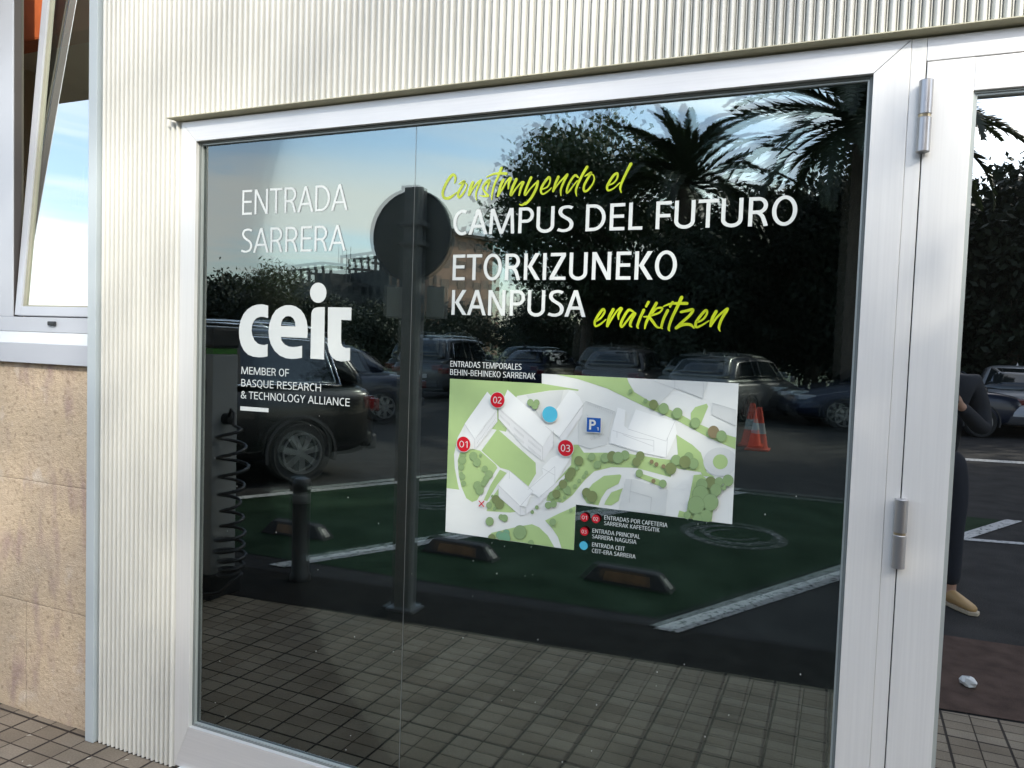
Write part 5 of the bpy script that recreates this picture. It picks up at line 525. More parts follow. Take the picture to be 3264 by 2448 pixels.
for c, pts in MAP_TREES:
    if len(pts) < 3: continue
    cx = sum(p[0] for p in pts) / len(pts); cz = sum(p[1] for p in pts) / len(pts)
    mpoly(pts, 10 if c < 2 else 8, 0.00003)
    mpoly([(cx + (a - cx) * 0.955, cz + (b - cz) * 0.955) for a, b in pts], 6 + c, 0.00003)
mo = mp.build('map_panel', MC, win); mo['label'] = 'printed campus map in pale green and white'
bm = bmesh.new(); bm.from_mesh(mo.data)
for f in bm.faces:
    f.normal_update()
    if f.normal.y > 0: f.normal_flip()
bm.to_mesh(mo.data); bm.free()
RED = film('marker_red', (0.55, 0.012, 0.025), 0.03); CYAN = film('marker_cyan', (0.085, 0.46, 0.62), 0.03); BLUE = film('parking_blue', (0.02, 0.10, 0.36), 0.03)
my = lay[0] - 0.0002
for num, cx, cz, r in MARK:
    onmap = r > 0.016
    mk = flat_shape('map_marker', [[[(cx - WX + r * (1.07 if onmap else 1) * math.cos(a), cz + r * (1.07 if onmap else 1) * math.sin(a)) for a in np.linspace(0, 2 * math.pi, 37)[:-1]]]], my, WHITE_V if onmap else (RED if num else CYAN), mo, 0.0002)
    mk['label'] = ('red round marker numbered ' + num) if num else 'cyan round marker'
    if onmap: flat_shape('marker_disc', [[[(cx - WX + r * math.cos(a), cz + r * math.sin(a)) for a in np.linspace(0, 2 * math.pi, 37)[:-1]]]], my - 0.0004, RED if num else CYAN, mo, 0.0002)
    if num: lettering(num, cx - WX - r * 0.62, cx - WX + r * 0.60, cz - r * 0.44, r * 0.86, my - 0.0008, WHITE_V, mo, name='marker_number', weight=0.125)
ps = SH(PSIGN); pcx = sum(p[0] for p in ps) / 4; pcz = sum(p[1] for p in ps) / 4
flat_shape('parking_sign', [[[(pcx + (x - pcx) * 1.09, pcz + (z - pcz) * 1.09) for x, z in ps]]], my, WHITE_V, mo, 0.0002)
flat_shape('parking_sign_face', [[ps]], my - 0.0004, BLUE, mo, 0.0002)
pw = abs(ps[1][0] - ps[0][0])
lettering('P', pcx - pw * 0.32, pcx + pw * 0.16, pcz - pw * 0.34, pw * 0.70, my - 0.0008, WHITE_V, mo, name='parking_letter', weight=0.21)
lettering('1', pcx + pw * 0.22, pcx + pw * 0.36, pcz - pw * 0.36, pw * 0.22, my - 0.0008, WHITE_V, mo, name='parking_number', weight=0.2)
cr = MB()
for a, b in CROSS:
    (xa, za), (xb, zb) = SH([a, b]); dx, dz = xb - xa, zb - za; L = math.hypot(dx, dz); w = 0.0016
    nx, nz = -dz / L * w, dx / L * w; yy = my - 0.0003 * (1 + len(cr.f))
    cr.add([(xa + nx, yy, za + nz), (xb + nx, yy, zb + nz), (xb - nx, yy, zb - nz), (xa - nx, yy, za - nz)], [(0, 1, 2, 3)])
cr.build('red_cross', RED, mo)
# dust specks on the pane
rnd = random.Random(3); sp = MB()
for i in range(46):
    x, z = rnd.uniform(X0 + .05, X1 - .05) - WX, rnd.uniform(Z0 + .03, Z1 - .9); r = rnd.uniform(0.0006, 0.0014)
    sp.add([(x + r * math.cos(a), GL + 0.0001, z + r * 1.6 * math.sin(a)) for a in np.linspace(0, 6.28, 7)[:-1]], [tuple(range(6))])
tag(sp.build('dust_speck', mat('pale_dust', (0.45, 0.45, 0.42), 0.9), win), kind='stuff')

# ------------------------------------------------------------------ glass door
door = thing('glass_door', 'silver framed glass door hinged beside the dark lettered window', 'door', (0.6, 0, 0))
DX = 0.6
def dbox(name, x0, x1, y0, y1, z0, z1, m, bev=0.0015):
    b = MB(); b.box(x0 - DX, x1 - DX, y0, y1, z0, z1); return b.build(name, m, door, bevel=bev)
dbox('door_frame', 0.0945, 0.1255, -0.0025, 0.07, 0.003, 2.2745, ALU)
dbox('door_frame', 0.126, 1.32, -0.0025, 0.07, 2.222, 2.2745, ALU_H)
dbox('seam', 0.1256, 0.1279, 0.004, 0.06, 0.003, 2.2215, RUBBER, 0)
dbox('stile', 0.128, 0.222, -0.0045, 0.05, 0.02, 2.2195, ALU)
dbox('stile', 1.15, 1.245, -0.0045, 0.05, 0.02, 2.2195, ALU)
dbox('top_rail', 0.2222, 1.1498, -0.004, 0.05, 2.147, 2.219, ALU_H)
dbox('bottom_rail', 0.2222, 1.1498, -0.004, 0.05, 0.02, 0.14, ALU_H)
q = MB(); a0, a1, b0, b1 = 0.2224 - DX, 1.1496 - DX, 0.1402, 2.1468
for k, (c0, c1, y0) in enumerate(((0.0, 0.004, 0.004), (0.0042, 0.009, 0.008))):
    q.box(a0 + c0, a0 + c1, y0, 0.022, b0 + c0, b1 - c0); q.box(a1 - c1, a1 - c0, y0, 0.022, b0 + c0, b1 - c0)
    q.box(a0 + c1, a1 - c1, y0, 0.022, b1 - c1, b1 - c0); q.box(a0 + c1, a1 - c1, y0, 0.022, b0 + c0, b0 + c1)
q.build('glazing_bead', BEAD, door)
dp = pane('glass_pane', 0.2226, 1.1494, 0.1404, 2.1466, 0.0225, 0.006, glass_mat('coated_door_pane', 0.55, (0.97, 0.99, 0.98), None), door, DX)
for zc, zl in ((2.0945, 0.16), (1.1465, 0.161)):
    hx, hy = 0.1275 - DX, -0.0195
    b = MB(); h = zl / 2; r = 0.0148
    b.lathe([(0.0, -h), (r - 0.0015, -h), (r, -h + 0.0015), (r, -0.0042), (r - 0.001, -0.003)], 28, 'z', (hx, hy, zc)); 
    hg = b.build('hinge', ALU_D, door, smooth=True, auto=35)
    b = MB(); b.lathe([(r - 0.001, 0.0033), (r, 0.0045), (r, h - 0.0015), (r - 0.0015, h), (0.0, h)], 28, 'z', (hx, hy, zc)); b.build('hinge_knuckle', ALU_D, hg, smooth=True, auto=35)
    b = MB(); b.lathe([(r - 0.002, -0.003), (r - 0.0015, 0.0033)], 24, 'z', (hx, hy, zc)); b.build('hinge_ring', mat('brass_ring', (0.45, 0.38, 0.26), 0.3, 0.9), hg, smooth=True, auto=35)
    b = MB(); b.box(hx - 0.004, hx + 0.004, hy + r * 0.6, -0.004, zc - h + 0.004, zc + h - 0.004); b.build('hinge_leaf', ALU_D, hg)
b = MB(); b.tube([(1.19 - DX, -0.0048, 0.85), (1.19 - DX, -0.06, 0.85), (1.19 - DX, -0.06, 1.25), (1.19 - DX, -0.0048, 1.25)], 0.012, 12); b.build('pull_handle', ALU_D, door, smooth=True, auto=50)

# ------------------------------------------------------------------ stone wall
def stone_mat():
    m = bpy.data.materials.new('bush_hammered_sandstone'); m.use_nodes = True; t = m.node_tree; b = t.nodes['Principled BSDF']
    g = t.nodes.new('ShaderNodeTexCoord')
    def nz(s, d, st=(1, 1, 1)):
        mp_ = t.nodes.new('ShaderNodeMapping'); mp_.inputs['Scale'].default_value = st; t.links.new(g.outputs['Object'], mp_.inputs[0])
        n = t.nodes.new('ShaderNodeTexNoise'); n.inputs['Scale'].default_value = s; n.inputs['Detail'].default_value = d; t.links.new(mp_.outputs[0], n.inputs['Vector']); return n.outputs[0]
    def ramp(f, a, c): 
        r = t.nodes.new('ShaderNodeMapRange'); r.inputs[1].default_value = a; r.inputs[2].default_value = c; t.links.new(f, r.inputs[0]); return r.outputs[0]
    def mix(f, a, c):
        k = t.nodes.new('ShaderNodeMix'); k.data_type = 'RGBA'; t.links.new(f, k.inputs[0])
        for i, v in ((6, a), (7, c)):
            if isinstance(v, tuple): k.inputs[i].default_value = (*v, 1)
            else: t.links.new(v, k.inputs[i])
        return k.outputs[2]
    c = mix(ramp(nz(4, 5), .35, .65), (0.55, 0.44, 0.305), (0.50, 0.405, 0.295))
    c = mix(ramp(nz(5.5, 4, (2.2, 1, 0.7)), .52, .72), c, (0.38, 0.285, 0.24))
    c = mix(ramp(nz(55, 4), .55, .75), c, (0.34, 0.26, 0.18))
    c = mix(ramp(nz(9, 5), .62, .8), c, (0.60, 0.53, 0.44))
    t.links.new(c, b.inputs['Base Color']); b.inputs['Roughness'].default_value = 0.9; b.inputs['Specular IOR Level'].default_value = 0.2
    bp = t.nodes.new('ShaderNodeBump'); bp.inputs['Strength'].default_value = 0.8; bp.inputs['Distance'].default_value = 0.005; t.links.new(nz(150, 4, (1, 1, 1.5)), bp.inputs['Height']); t.links.new(bp.outputs[0], b.inputs['Normal'])
    return m
stone = thing('stone_wall', 'rough beige sandstone wall of large blocks below the open grey window', 'wall', (-3.2, 0, 0))
def block(x0, x1, z0, z1, step, amp, mb, y=0.03):
    nx, nz_ = max(2, int((x1 - x0) / step)), max(2, int((z1 - z0) / step)); vs = []; fs = []
    for j in range(nz_ + 1):
        for i in range(nx + 1):
            x, z = x0 + (x1 - x0) * i / nx, z0 + (z1 - z0) * j / nz_
            e = min(x - x0, x1 - x, z - z0, z1 - z); ed = max(0.0, 1 - e / 0.006) * 0.0013
            p = Vector((x * 75, 0, z * 95)); d = noise.noise(p) * 0.6 + noise.noise(p * 2.3) * 0.35 + noise.noise(Vector((x * 14, 7, z * 14))) * 0.5
            vs.append((x + 3.2, y - amp * d + ed, z))
    fs = [(j * (nx + 1) + i, j * (nx + 1) + i + 1, (j + 1) * (nx + 1) + i + 1, (j + 1) * (nx + 1) + i) for j in range(nz_) for i in range(nx)]
    mb.add(vs, fs)
mb = MB(); ST = 0.0065
rows_ = [(-0.01, JZ1 - .0008, JX1), (JZ1 + .0008, JZ2 - .0008, -3.45), (JZ2 + .0008, 1.416, -3.35)]
for z0, z1, xj in rows_:
    block(xj + .0008, -2.553, z0, z1, ST, 0.0042, mb); block(-3.62, xj - .0008, z0, z1, ST, 0.0042, mb); block(-6.5, -3.623, z0, z1, 0.05, 0.002, mb)
sw = mb.build('stone_block', stone_mat(), stone, smooth=True)
b = MB(); b.box(-3.3, 0.66, 0.037, 0.2, -0.01, 1.40); b.build('mortar', mat('dark_mortar', (0.22, 0.17, 0.13), 0.95), stone)

# ------------------------------------------------------------------ tilted casement window
cas = thing('casement_window', 'grey window with its sash tilted inwards above the stone wall', 'window', (-3.0, 0, 1.4))
CX, CZ = -3.0, 1.4
def cb(name, x0, x1, y0, y1, z0, z1, m=WINGREY, par=cas, bev=0.002):
    b = MB(); b.box(x0 - CX, x1 - CX, y0, y1, z0 - CZ, z1 - CZ); return b.build(name, m, par, bevel=bev)
cb('sill', -4.9, -2.561, 0.004, 0.12, 1.4175, 1.494)
b = MB(); b.add([(-4.9 - CX, 0.0045, 1.4945 - CZ), (-2.561 - CX, 0.0045, 1.4945 - CZ), (-2.561 - CX, 0.052, 1.5385 - CZ), (-4.9 - CX, 0.052, 1.5385 - CZ), (-4.9 - CX, 0.12, 1.4945 - CZ), (-2.561 - CX, 0.12, 1.4945 - CZ), (-2.561 - CX, 0.12, 1.5385 - CZ), (-4.9 - CX, 0.12, 1.5385 - CZ)],
    [(0, 1, 2, 3), (3, 2, 6, 7), (7, 6, 5, 4), (0, 4, 5, 1), (1, 5, 6, 2), (0, 3, 7, 4)]); b.build('sloped_ledge', mat('pale_window_ledge', (0.58, 0.62, 0.64), 0.35, 0.1), cas)
cb('bottom_rail', -4.9, -2.561, 0.05, 0.12, 1.5395, 1.598)
cb('jamb', -3.9, -3.101, 0.05, 0.085, 1.5985, 3.1)
cb('jamb', -2.62, -2.556, 0.05, 0.12, 1.5985, 3.1)
cb('weep_cap', -2.88, -2.838, 0.040, 0.0495, 1.566, 1.583, BLACK_PLASTIC, cas, 0.004)
cb('rebate', -3.1005, -3.0985, 0.055, 0.083, 1.5985, 3.1, mat('dark_rebate', (0.035, 0.03, 0.028), 0.5), cas, 0)
cb('inner_lining', -3.7, -3.102, 0.0855, 0.095, 1.5985, 3.1, mat('dark_olive_lining', (0.07, 0.068, 0.05), 0.7), cas, 0)
# the sash, hinged at its bottom edge
sash = MB(); SW0, SW1, SZ0, SZ1 = -3.094 - CX, -2.600 - CX, 0.0, 1.45; fw = 0.036
sash.box(SW0, SW0 + fw, 0, 0.05, SZ0, SZ1); sash.box(SW1 - fw, SW1, 0, 0.05, SZ0, SZ1); sash.box(SW0 + fw, SW1 - fw, 0, 0.05, SZ0, SZ0 + fw); sash.box(SW0 + fw, SW1 - fw, 0, 0.05, SZ1 - fw, SZ1)
so = sash.build('sash', WINGREY, cas, bevel=0.003)
so.location = (0, 0.053, 1.6045 - CZ); so.rotation_euler = (R(-5.0), 0, 0)
b = MB(); i0, i1, k0, k1 = SW0 + fw, SW1 - fw, SZ0 + fw, SZ1 - fw
b.box(i0, i0 + .012, 0.008, 0.03, k0, k1); b.box(i1 - .012, i1, 0.008, 0.03, k0, k1); b.box(i0 + .012, i1 - .012, 0.008, 0.03, k0, k0 + .006); b.box(i0 + .012, i1 - .012, 0.008, 0.03, k1 - .006, k1)
b.build('sash_bead', mat('olive_gasket', (0.26, 0.26, 0.20), 0.5), so)
pane('sash_pane', i0 + .001, i1 - .001, k0 + .001, k1 - .001, 0.015, 0.004, glass_mat('casement_pane', 0.66, (0.95, 1.0, 0.96), (0.8, 0.84, 0.82)), so)
b = MB(); hx = -2.876 - CX; b.tube([(hx, 0.06, 0.50), (hx, 0.085, 0.50), (hx, 0.09, 0.53), (hx, 0.09, 0.62)], 0.009, 10); b.box(hx - .014, hx + .014, 0.052, 0.062, 0.45, 0.56)
b.build('sash_handle', ALU_D, so, smooth=True, auto=40)
# the room behind it and the blind box
room = MB(); room.box(-4.6, -2.3, 0.2, 3.2, 0.9, 3.1)
ro = room.build('room_interior', mat('beige_room_paint', (0.72, 0.64, 0.50), 0.9, noise_s=1, noise_a=0.1)); ro.data.flip_normals(); tag(ro, kind='structure')
bm = bmesh.new(); bm.from_mesh(ro.data); bmesh.ops.delete(bm, geom=[f for f in bm.faces if abs(f.calc_center_median().y - 0.2) < 0.01], context='FACES_ONLY'); bm.to_mesh(ro.data); bm.free()
bl = MB(); bl.box(-1.15, 0.44, 0.20, 0.30, 1.36, 1.66)
bl.build('roller_blind', mat('orange_blind', (0.55, 0.13, 0.035), 0.7, noise_s=20, noise_a=0.15), cas, bevel=0.01)
ev = MB(); ev.box(-9.0, -3.25, -EAVE_D, 0.0, EAVE_Z, EAVE_Z + 0.3)
tag(ev.build('roof_eave', mat('brown_grey_soffit', (0.34, 0.30, 0.23), 0.8, noise_s=3, noise_a=0.2)), 'brown grey roof eave overhanging the open window', 'eave')

# pale flecks of dry leaf on the pavers at the foot of the wall
rnd = random.Random(9); fk = MB()
for i in range(22):
    x, y, a, l = rnd.uniform(-3.1, -2.0), rnd.uniform(-.34, -.03), rnd.uniform(0, 3.1), rnd.uniform(.005, .013); c_, s_ = math.cos(a), math.sin(a)
    fk.add([(x + c_ * l, y + s_ * l, .0015), (x - s_ * l * .3, y + c_ * l * .3, .004), (x - c_ * l, y - s_ * l, .0015), (x + s_ * l * .3, y - c_ * l * .3, .0035)], [(0, 1, 2, 3)])
tag(fk.build('leaf_flecks', mat('pale_dry_leaf', (0.62, 0.58, 0.46), 0.8, noise_s=30, noise_a=.3)), kind='stuff')

# ================================================================== the car park that the panes mirror
# ------------------------------------------------------------------ street sign, seen from behind
ZINC = mat('galvanised_steel', (0.15, 0.155, 0.155), 0.55, 0.3, noise_s=14, noise_a=0.15)
SIGNBACK = mat('dull_sign_back', (0.10, 0.105, 0.105), 0.6, 0.2, noise_s=6, noise_a=0.15)
sg = thing('street_sign', 'round grey street sign with two small plates, on a square post by the pavement edge', 'sign', (-2.29, -1.76, 0), R(-3))
b = MB(); b.box(-0.055, 0.055, -0.035, 0.035, 0, 2.42); b.build('post', ZINC, sg, bevel=0.008)
b = MB(); b.lathe([(0.0, -0.010), (0.254, -0.010), (0.262, -0.006), (0.262, 0.006), (0.256, 0.012), (0.247, 0.004), (0.0, 0.004)], 48, 'y', (-0.035, -0.048, 2.155)); b.build('disc', SIGNBACK, sg, smooth=True, auto=35)
for s in (-1, 1):
    b = MB(); b.box(s * 0.065, s * 0.195, -0.047, -0.040, 1.685, 1.865); b.build('plate', mat('pale_plate_back', (0.24, 0.25, 0.24), 0.6, 0.2), sg, bevel=0.003)
for zc in (2.20, 2.09):
    b = MB(); b.box(-0.075, 0.075, -0.0395, 0.0445, zc, zc + .025); b.build('clamp', ZINC, sg)
b = MB(); b.box(-0.09, 0.09, -0.07, 0.07, -0.002, 0.012); b.build('foot_plate', ZINC, sg)

# ------------------------------------------------------------------ bollard
bo = thing('bollard', 'black steel bollard on the pavement edge between charger and street sign', 'bollard', (-3.16, -1.90, 0))
b = MB(); b.lathe([(0.0, 0), (0.068, 0.0), (0.068, 0.03), (0.056, 0.045), (0.056, 0.60), (0.06, 0.61), (0.06, 0.63), (0.046, 0.655), (0.0, 0.662)], 28, 'z'); b.build('post', mat('black_steel', (0.022, 0.022, 0.024), 0.45), bo, smooth=True, auto=40)
b = MB(); b.lathe([(0.0565, 0.50), (0.0572, 0.51), (0.0572, 0.55), (0.0565, 0.56)], 28, 'z'); b.build('band', mat('dark_grey_band', (0.10, 0.10, 0.10), 0.4), bo, smooth=True)

# ------------------------------------------------------------------ charging post with coiled cable
ch = thing('charging_post', 'grey electric car charging post with black cap and hanging coiled cable', 'charger', (-3.49, -1.44, 0))
GREYP = mat('grey_powder_coat', (0.24, 0.25, 0.25), 0.5, noise_s=5, noise_a=0.08)
b = MB(); b.box(-0.125, 0.125, -0.10, 0.10, 0.14, 1.44); b.build('cabinet', GREYP, ch, bevel=0.012)
b = MB(); b.box(-0.13, 0.13, -0.105, 0.105, 1.475, 1.60); b.build('cap', BLACK_PLASTIC, ch, bevel=0.02)
b = MB(); b.box(-0.12, 0.12, -0.095, 0.095, 1.4405, 1.4745); b.build('status_band', mat('green_status_band', (0.05, 0.18, 0.03), 0.4), ch)
b = MB(); b.box(-0.15, 0.15, -0.12, 0.12, 0.0, 0.1395); b.build('plinth', BLACK_PLASTIC, ch, bevel=0.008)
for xa, xb, za, zb_ in ((-0.085, -0.03, 1.20, 1.30), (0.02, 0.075, 1.20, 1.30), (-0.06, 0.05, 0.92, 1.05)):
    b = MB(); b.box(xa, xb, 0.1005, 0.107, za, zb_); b.build('icon_panel', mat('dark_icon', (0.05, 0.055, 0.055), 0.3), ch, bevel=0.002)
b = MB(); b.lathe([(0.0, 0), (0.028, 0), (0.028, 0.03), (0.0, 0.034)], 20, 'y', (-0.03, 0.1005, 1.36)); b.build('button', BLACK_PLASTIC, ch, smooth=True, auto=35); b = MB(); b.lathe([(0.0, 0), (0.035, 0), (0.035, 0.05), (0.0, 0.06)], 20, 'x', (0.1255, 0.0, 1.06)); b.build('socket', BLACK_PLASTIC, ch, smooth=True, auto=35)
pts = [(0.17, 0.02, 1.07), (0.20, 0.03, 1.12), (0.235, 0.04, 1.10), (0.24, 0.05, 1.03)]
n = 11; 
for i in range(n * 14 + 1):
    t = i / (n * 14); a = 2 * math.pi * i / 14; z = 1.01 - 0.86 * (1 - (1 - t) ** 1.6) ; rr = 0.072 + 0.014 * math.sin(t * 9 + i * .02) + 0.01 * math.sin(i * .31)
    pts.append((0.235 + rr * math.cos(a), 0.055 + rr * math.sin(a), z))
pts += [(0.27, 0.09, 0.12), (0.22, 0.12, 0.06), (0.12, 0.16, 0.045), (0.02, 0.17, 0.03)]
b = MB(); b.tube(pts, 0.0105, 7); b.build('coiled_cable', mat('black_cable', (0.025, 0.025, 0.027), 0.38), ch, smooth=True)

# ------------------------------------------------------------------ wheel stops
STOPB = mat('black_rubber_stop', (0.03, 0.029, 0.028), 0.75, noise_s=20, noise_a=0.3)
YREF = mat('faded_amber_reflector', (0.17, 0.085, 0.035), 0.5, noise_s=25, noise_a=0.4)
WREF = mat('pale_reflector', (0.5, 0.46, 0.38), 0.4, noise_s=60, noise_a=0.5)
ws = thing('wheel_stop', 'x', 'wheel stop', (-3.9, -2.78, 0.004), R(-2), 'rubber wheel stops in the green bays')
L_, B_, H_ = 0.30, 0.075, 0.10
b = MB(); b.add([(-L_, -B_, 0), (L_, -B_, 0), (L_, B_, 0), (-L_, B_, 0), (-L_ + .085, -B_ * .55, H_), (L_ - .085, -B_ * .55, H_), (L_ - .085, B_ * .55, H_), (-L_ + .085, B_ * .55, H_)],
    [(0, 3, 2, 1), (4, 5, 6, 7), (0, 1, 5, 4), (1, 2, 6, 5), (2, 3, 7, 6), (3, 0, 4, 7)]); b.build('block', STOPB, ws, bevel=0.008)
for s in (-1, 1):
    b = MB(); f = lambda z: s * (B_ - (B_ * .45) * z / H_ + 0.002)
    b.add([(-0.16, f(.022), .022), (0.16, f(.022), .022), (0.15, f(.082), .082), (-0.15, f(.082), .082), (-0.16, f(.022) - s * .004, .022), (0.16, f(.022) - s * .004, .022), (0.15, f(.082) - s * .004, .082), (-0.15, f(.082) - s * .004, .082)],
          [(0, 1, 2, 3), (4, 7, 6, 5), (0, 4, 5, 1), (1, 5, 6, 2), (2, 6, 7, 3), (3, 7, 4, 0)]); b.build('reflector', YREF, ws)
    b = MB(); e = lambda z: s * (L_ - .085 * z / H_ + 0.003)
    b.add([(e(.02), -.03, .02), (e(.02), .03, .02), (e(.075), .022, .075), (e(.075), -.022, .075), (e(.02) - s * .005, -.03, .02), (e(.02) - s * .005, .03, .02), (e(.075) - s * .005, .022, .075), (e(.075) - s * .005, -.022, .075)],
          [(0, 1, 2, 3), (4, 7, 6, 5), (0, 4, 5, 1), (1, 5, 6, 2), (2, 6, 7, 3), (3, 7, 4, 0)]); b.build('end_reflector', WREF, ws)
ws['label'] = 'rubber wheel stop in the green bay behind the black bollard'
dup(ws, (-2.53, -2.92, 0.004), R(1), 'rubber wheel stop right behind the street sign post')
dup(ws, (-1.25, -2.86, 0.004), R(2), 'rubber wheel stop under the map, nearest the bare asphalt')
dup(ws, (-5.2, -2.7, 0.004), R(-3), 'rubber wheel stop beside the black estate car')

# ------------------------------------------------------------------ traffic cone
tcn = thing('traffic_cone', 'orange traffic cone with a grey reflective band on the asphalt', 'cone', (-1.28, -10.9, -0.004))
ORANGE = mat('orange_plastic', (0.75, 0.07, 0.025), 0.45)
b = MB(); b.lathe([(0.16, 0.03), (0.045, 0.66), (0.035, 0.69), (0.0, 0.69)], 28, 'z'); b.build('cone_body', ORANGE, tcn, smooth=True, auto=40)
b = MB(); b.lathe([(0.1225, 0.26), (0.0945, 0.42)], 28, 'z'); 
bb = MB(); bb.lathe([(0.1185, 0.27), (0.1195, 0.271), (0.0885, 0.44), (0.0865, 0.44)], 28, 'z'); bb.build('reflective_band', mat('grey_reflective', (0.40, 0.40, 0.38), 0.4), tcn, smooth=True, auto=40)
b = MB(); b.box(-0.185, 0.185, -0.185, 0.185, 0.0, 0.0295); b.build('base', mat('dark_orange_base', (0.55, 0.06, 0.02), 0.5), tcn, bevel=0.01)
# small pale litter on the dropped kerb
lt = MB(); lt.lathe([(0.0, 0), (0.03, 0.004), (0.036, 0.022), (0.022, 0.04), (0.0, 0.045)], 9, 'z', (0.60, -2.15, 0.002))
for i, v in enumerate(lt.v): lt.v[i] = (v[0] + 0.006 * math.sin(i * 2.1), v[1] + 0.006 * math.cos(i * 1.7), v[2])
tag(lt.build('crumpled_paper', mat('white_paper', (0.75, 0.75, 0.72), 0.8)), 'small ball of crumpled white paper on the reddish kerb by the door', 'litter')

# ------------------------------------------------------------------ cars
GLASSC = mat('dark_car_glass', (0.012, 0.015, 0.016), 0.03, spec=0.8)
TYRE = mat('tyre_rubber', (0.02, 0.02, 0.02), 0.8)
RIM = mat('alloy_rim', (0.24, 0.245, 0.25), 0.35, 0.8)
CHROME = mat('chrome_trim', (0.75, 0.76, 0.78), 0.12, 1.0)
REDLAMP = mat('red_lamp', (0.12, 0.005, 0.005), 0.2, coat=1.0)
CLEARLAMP = mat('clear_lamp', (0.6, 0.62, 0.64), 0.1, coat=1.0)
PLATE = mat('white_number_plate', (0.6, 0.6, 0.56), 0.4)
DARKTRIM = mat('dark_bumper_trim', (0.03, 0.03, 0.032), 0.6)
def paint(name, c, metal=0.35): return mat(name, tuple(q * .8 for q in c), 0.3, metal * .6, coat=0.4)
def car(name, label, col, L, Wd, H, kind, loc, heading, rails=False, group='cars parked in the car park'):
    """heading: unit direction of the nose. Local axes: x forward, y left, z up."""
    t = thing(name, label, 'car', (loc[0], loc[1], -0.004), math.atan2(heading[1], heading[0]), group)
    pm = col; h2 = Wd / 2; xr, xf = -L / 2, L / 2; r = 0.335 if kind == 'suv' else 0.315
    zb = 1.02 if kind == 'suv' else 0.93; wb = L * 0.59; ax_r, ax_f = xr + L * 0.205, xr + L * 0.205 + wb
    # cabin outline (belt front, roof front, roof rear, belt rear)
    if kind == 'suv': bf, rf_, rr_, br = xf - L * .29, xf - L * .43, xr + L * .10, xr + L * .02
    elif kind == 'hatch': bf, rf_, rr_, br = xf - L * .27, xf - L * .42, xr + L * .14, xr + L * .03
    else: bf, rf_, rr_, br = xf - L * .29, xf - L * .44, xr + L * .28, xr + L * .14
    # lower body: stations from rear to front, rings of the half section mirrored
    def top(x):
        if x > bf: return zb - (x - bf) / (xf - bf) * (0.20 if kind == 'suv' else 0.24) - 0.02
        if x < br: return zb - (br - x) / max(br - xr, 1e-3) * 0.10
        return zb
    xs = [xr, xr + .06, xr + .22, br + .02, ax_r, 0, ax_f - .3, bf, ax_f + .25, xf - .28, xf - .08, xf]
    xs = sorted(xs); rings = []
    for x in xs:
        e = min((x - xr) / 0.30, (xf - x) / 0.45, 1.0); e = max(e, 0.0); k = 0.80 + 0.20 * math.sin(e * math.pi / 2)
        zt = top(x) - (0.16 if x in (xs[0], xs[-1]) else 0.04 if x in (xs[1], xs[-2]) else 0)
        z0 = 0.22 if e > 0.5 else 0.30
        w = h2 * k
        half = [(w * .90, z0), (w * .985, z0 + .10), (w, .50), (w * .995, zt - .22), (w * .965, zt - .06), (w * .90, zt), (w * .5, zt + .015)]
        rings.append([(x, y, z) for y, z in half] + [(x, -y, z) for y, z in reversed(half)])
    b = MB(); b.ring(rings); body = b.build('body', pm, t, smooth=True, sub=1)
    # cabin
    def cab(x):
        if x >= rf_: return (bf - x) / (bf - rf_)
        if x <= rr_: return (x - br) / (rr_ - br)
        return 1.0
    def roofz(x):
        u = (x - rr_) / (rf_ - rr_); return H - 0.05 * (u - 0.55) ** 2 * 4
    def side(x, s, tt, off=0.0):
        zt = zb - 0.03 + (roofz(min(max(x, rr_), rf_)) - zb + 0.03) * cab(x)
        z = zb - 0.03 + (zt - zb + 0.03) * tt
        y = h2 * (0.885 - 0.20 * (z - zb) / (H - zb)) + off
        return (x, s * y, z)
    xs2 = [br, br + (rr_ - br) * .5, rr_ - 0.02, rr_ + .12, (rr_ + rf_) / 2, rf_ - .15, rf_, rf_ + (bf - rf_) * .5, bf]; rings = []
    for x in xs2:
        c = max(cab(x), 0.02); a = [side(x, 1, q) for q in (0, .5, .86)]; zt = side(x, 1, 1)[2]; yt = a[2][1] * .93
        half = a + [(x, yt, zt - .015 * c), (x, yt * .5, zt + .012 * c)]
        rings.append(half + [(p[0], -p[1], p[2]) for p in reversed(half)])
    b = MB(); b.ring(rings); b.build('cabin', pm, t, smooth=True, sub=1)
    # side windows, windscreen, rear window
    for s in (1, -1):
        xa, xb = br + (rr_ - br) * 0.55 + .18, bf - .30
        lower = np.linspace(xa, xb, 10); 
        q = [side(x, s, 0.10 if cab(x) >= 1 else 0.10 / max(cab(x), .15) * .6, 0.012) for x in lower] 
        xu = np.linspace(min(xb - .28, rf_ - .02), max(xa + .12, rr_ + .03), 10); q2 = [side(x, s, 0.84, 0.012) for x in xu]
        pts = q + q2; ins = [(p[0], p[1] - s * .015, p[2]) for p in pts]; n = len(pts)
        b = MB(); b.add(pts + ins, [tuple(range(n)), tuple(range(2 * n - 1, n - 1, -1))] + [(i, (i + 1) % n, (i + 1) % n + n, i + n) for i in range(n)])
        sw_ = b.build('side_window', GLASSC, t)
        b = MB(); b.tube(pts + [pts[0], pts[1]], 0.011, 6); b.build('window_trim', CHROME if rails else DARKTRIM, sw_, smooth=True)
        xm = (rr_ + rf_) / 2 + .05; b = MB(); p0, p1 = side(xm, s, .08, .016), side(xm - .03, s, .86, .016)
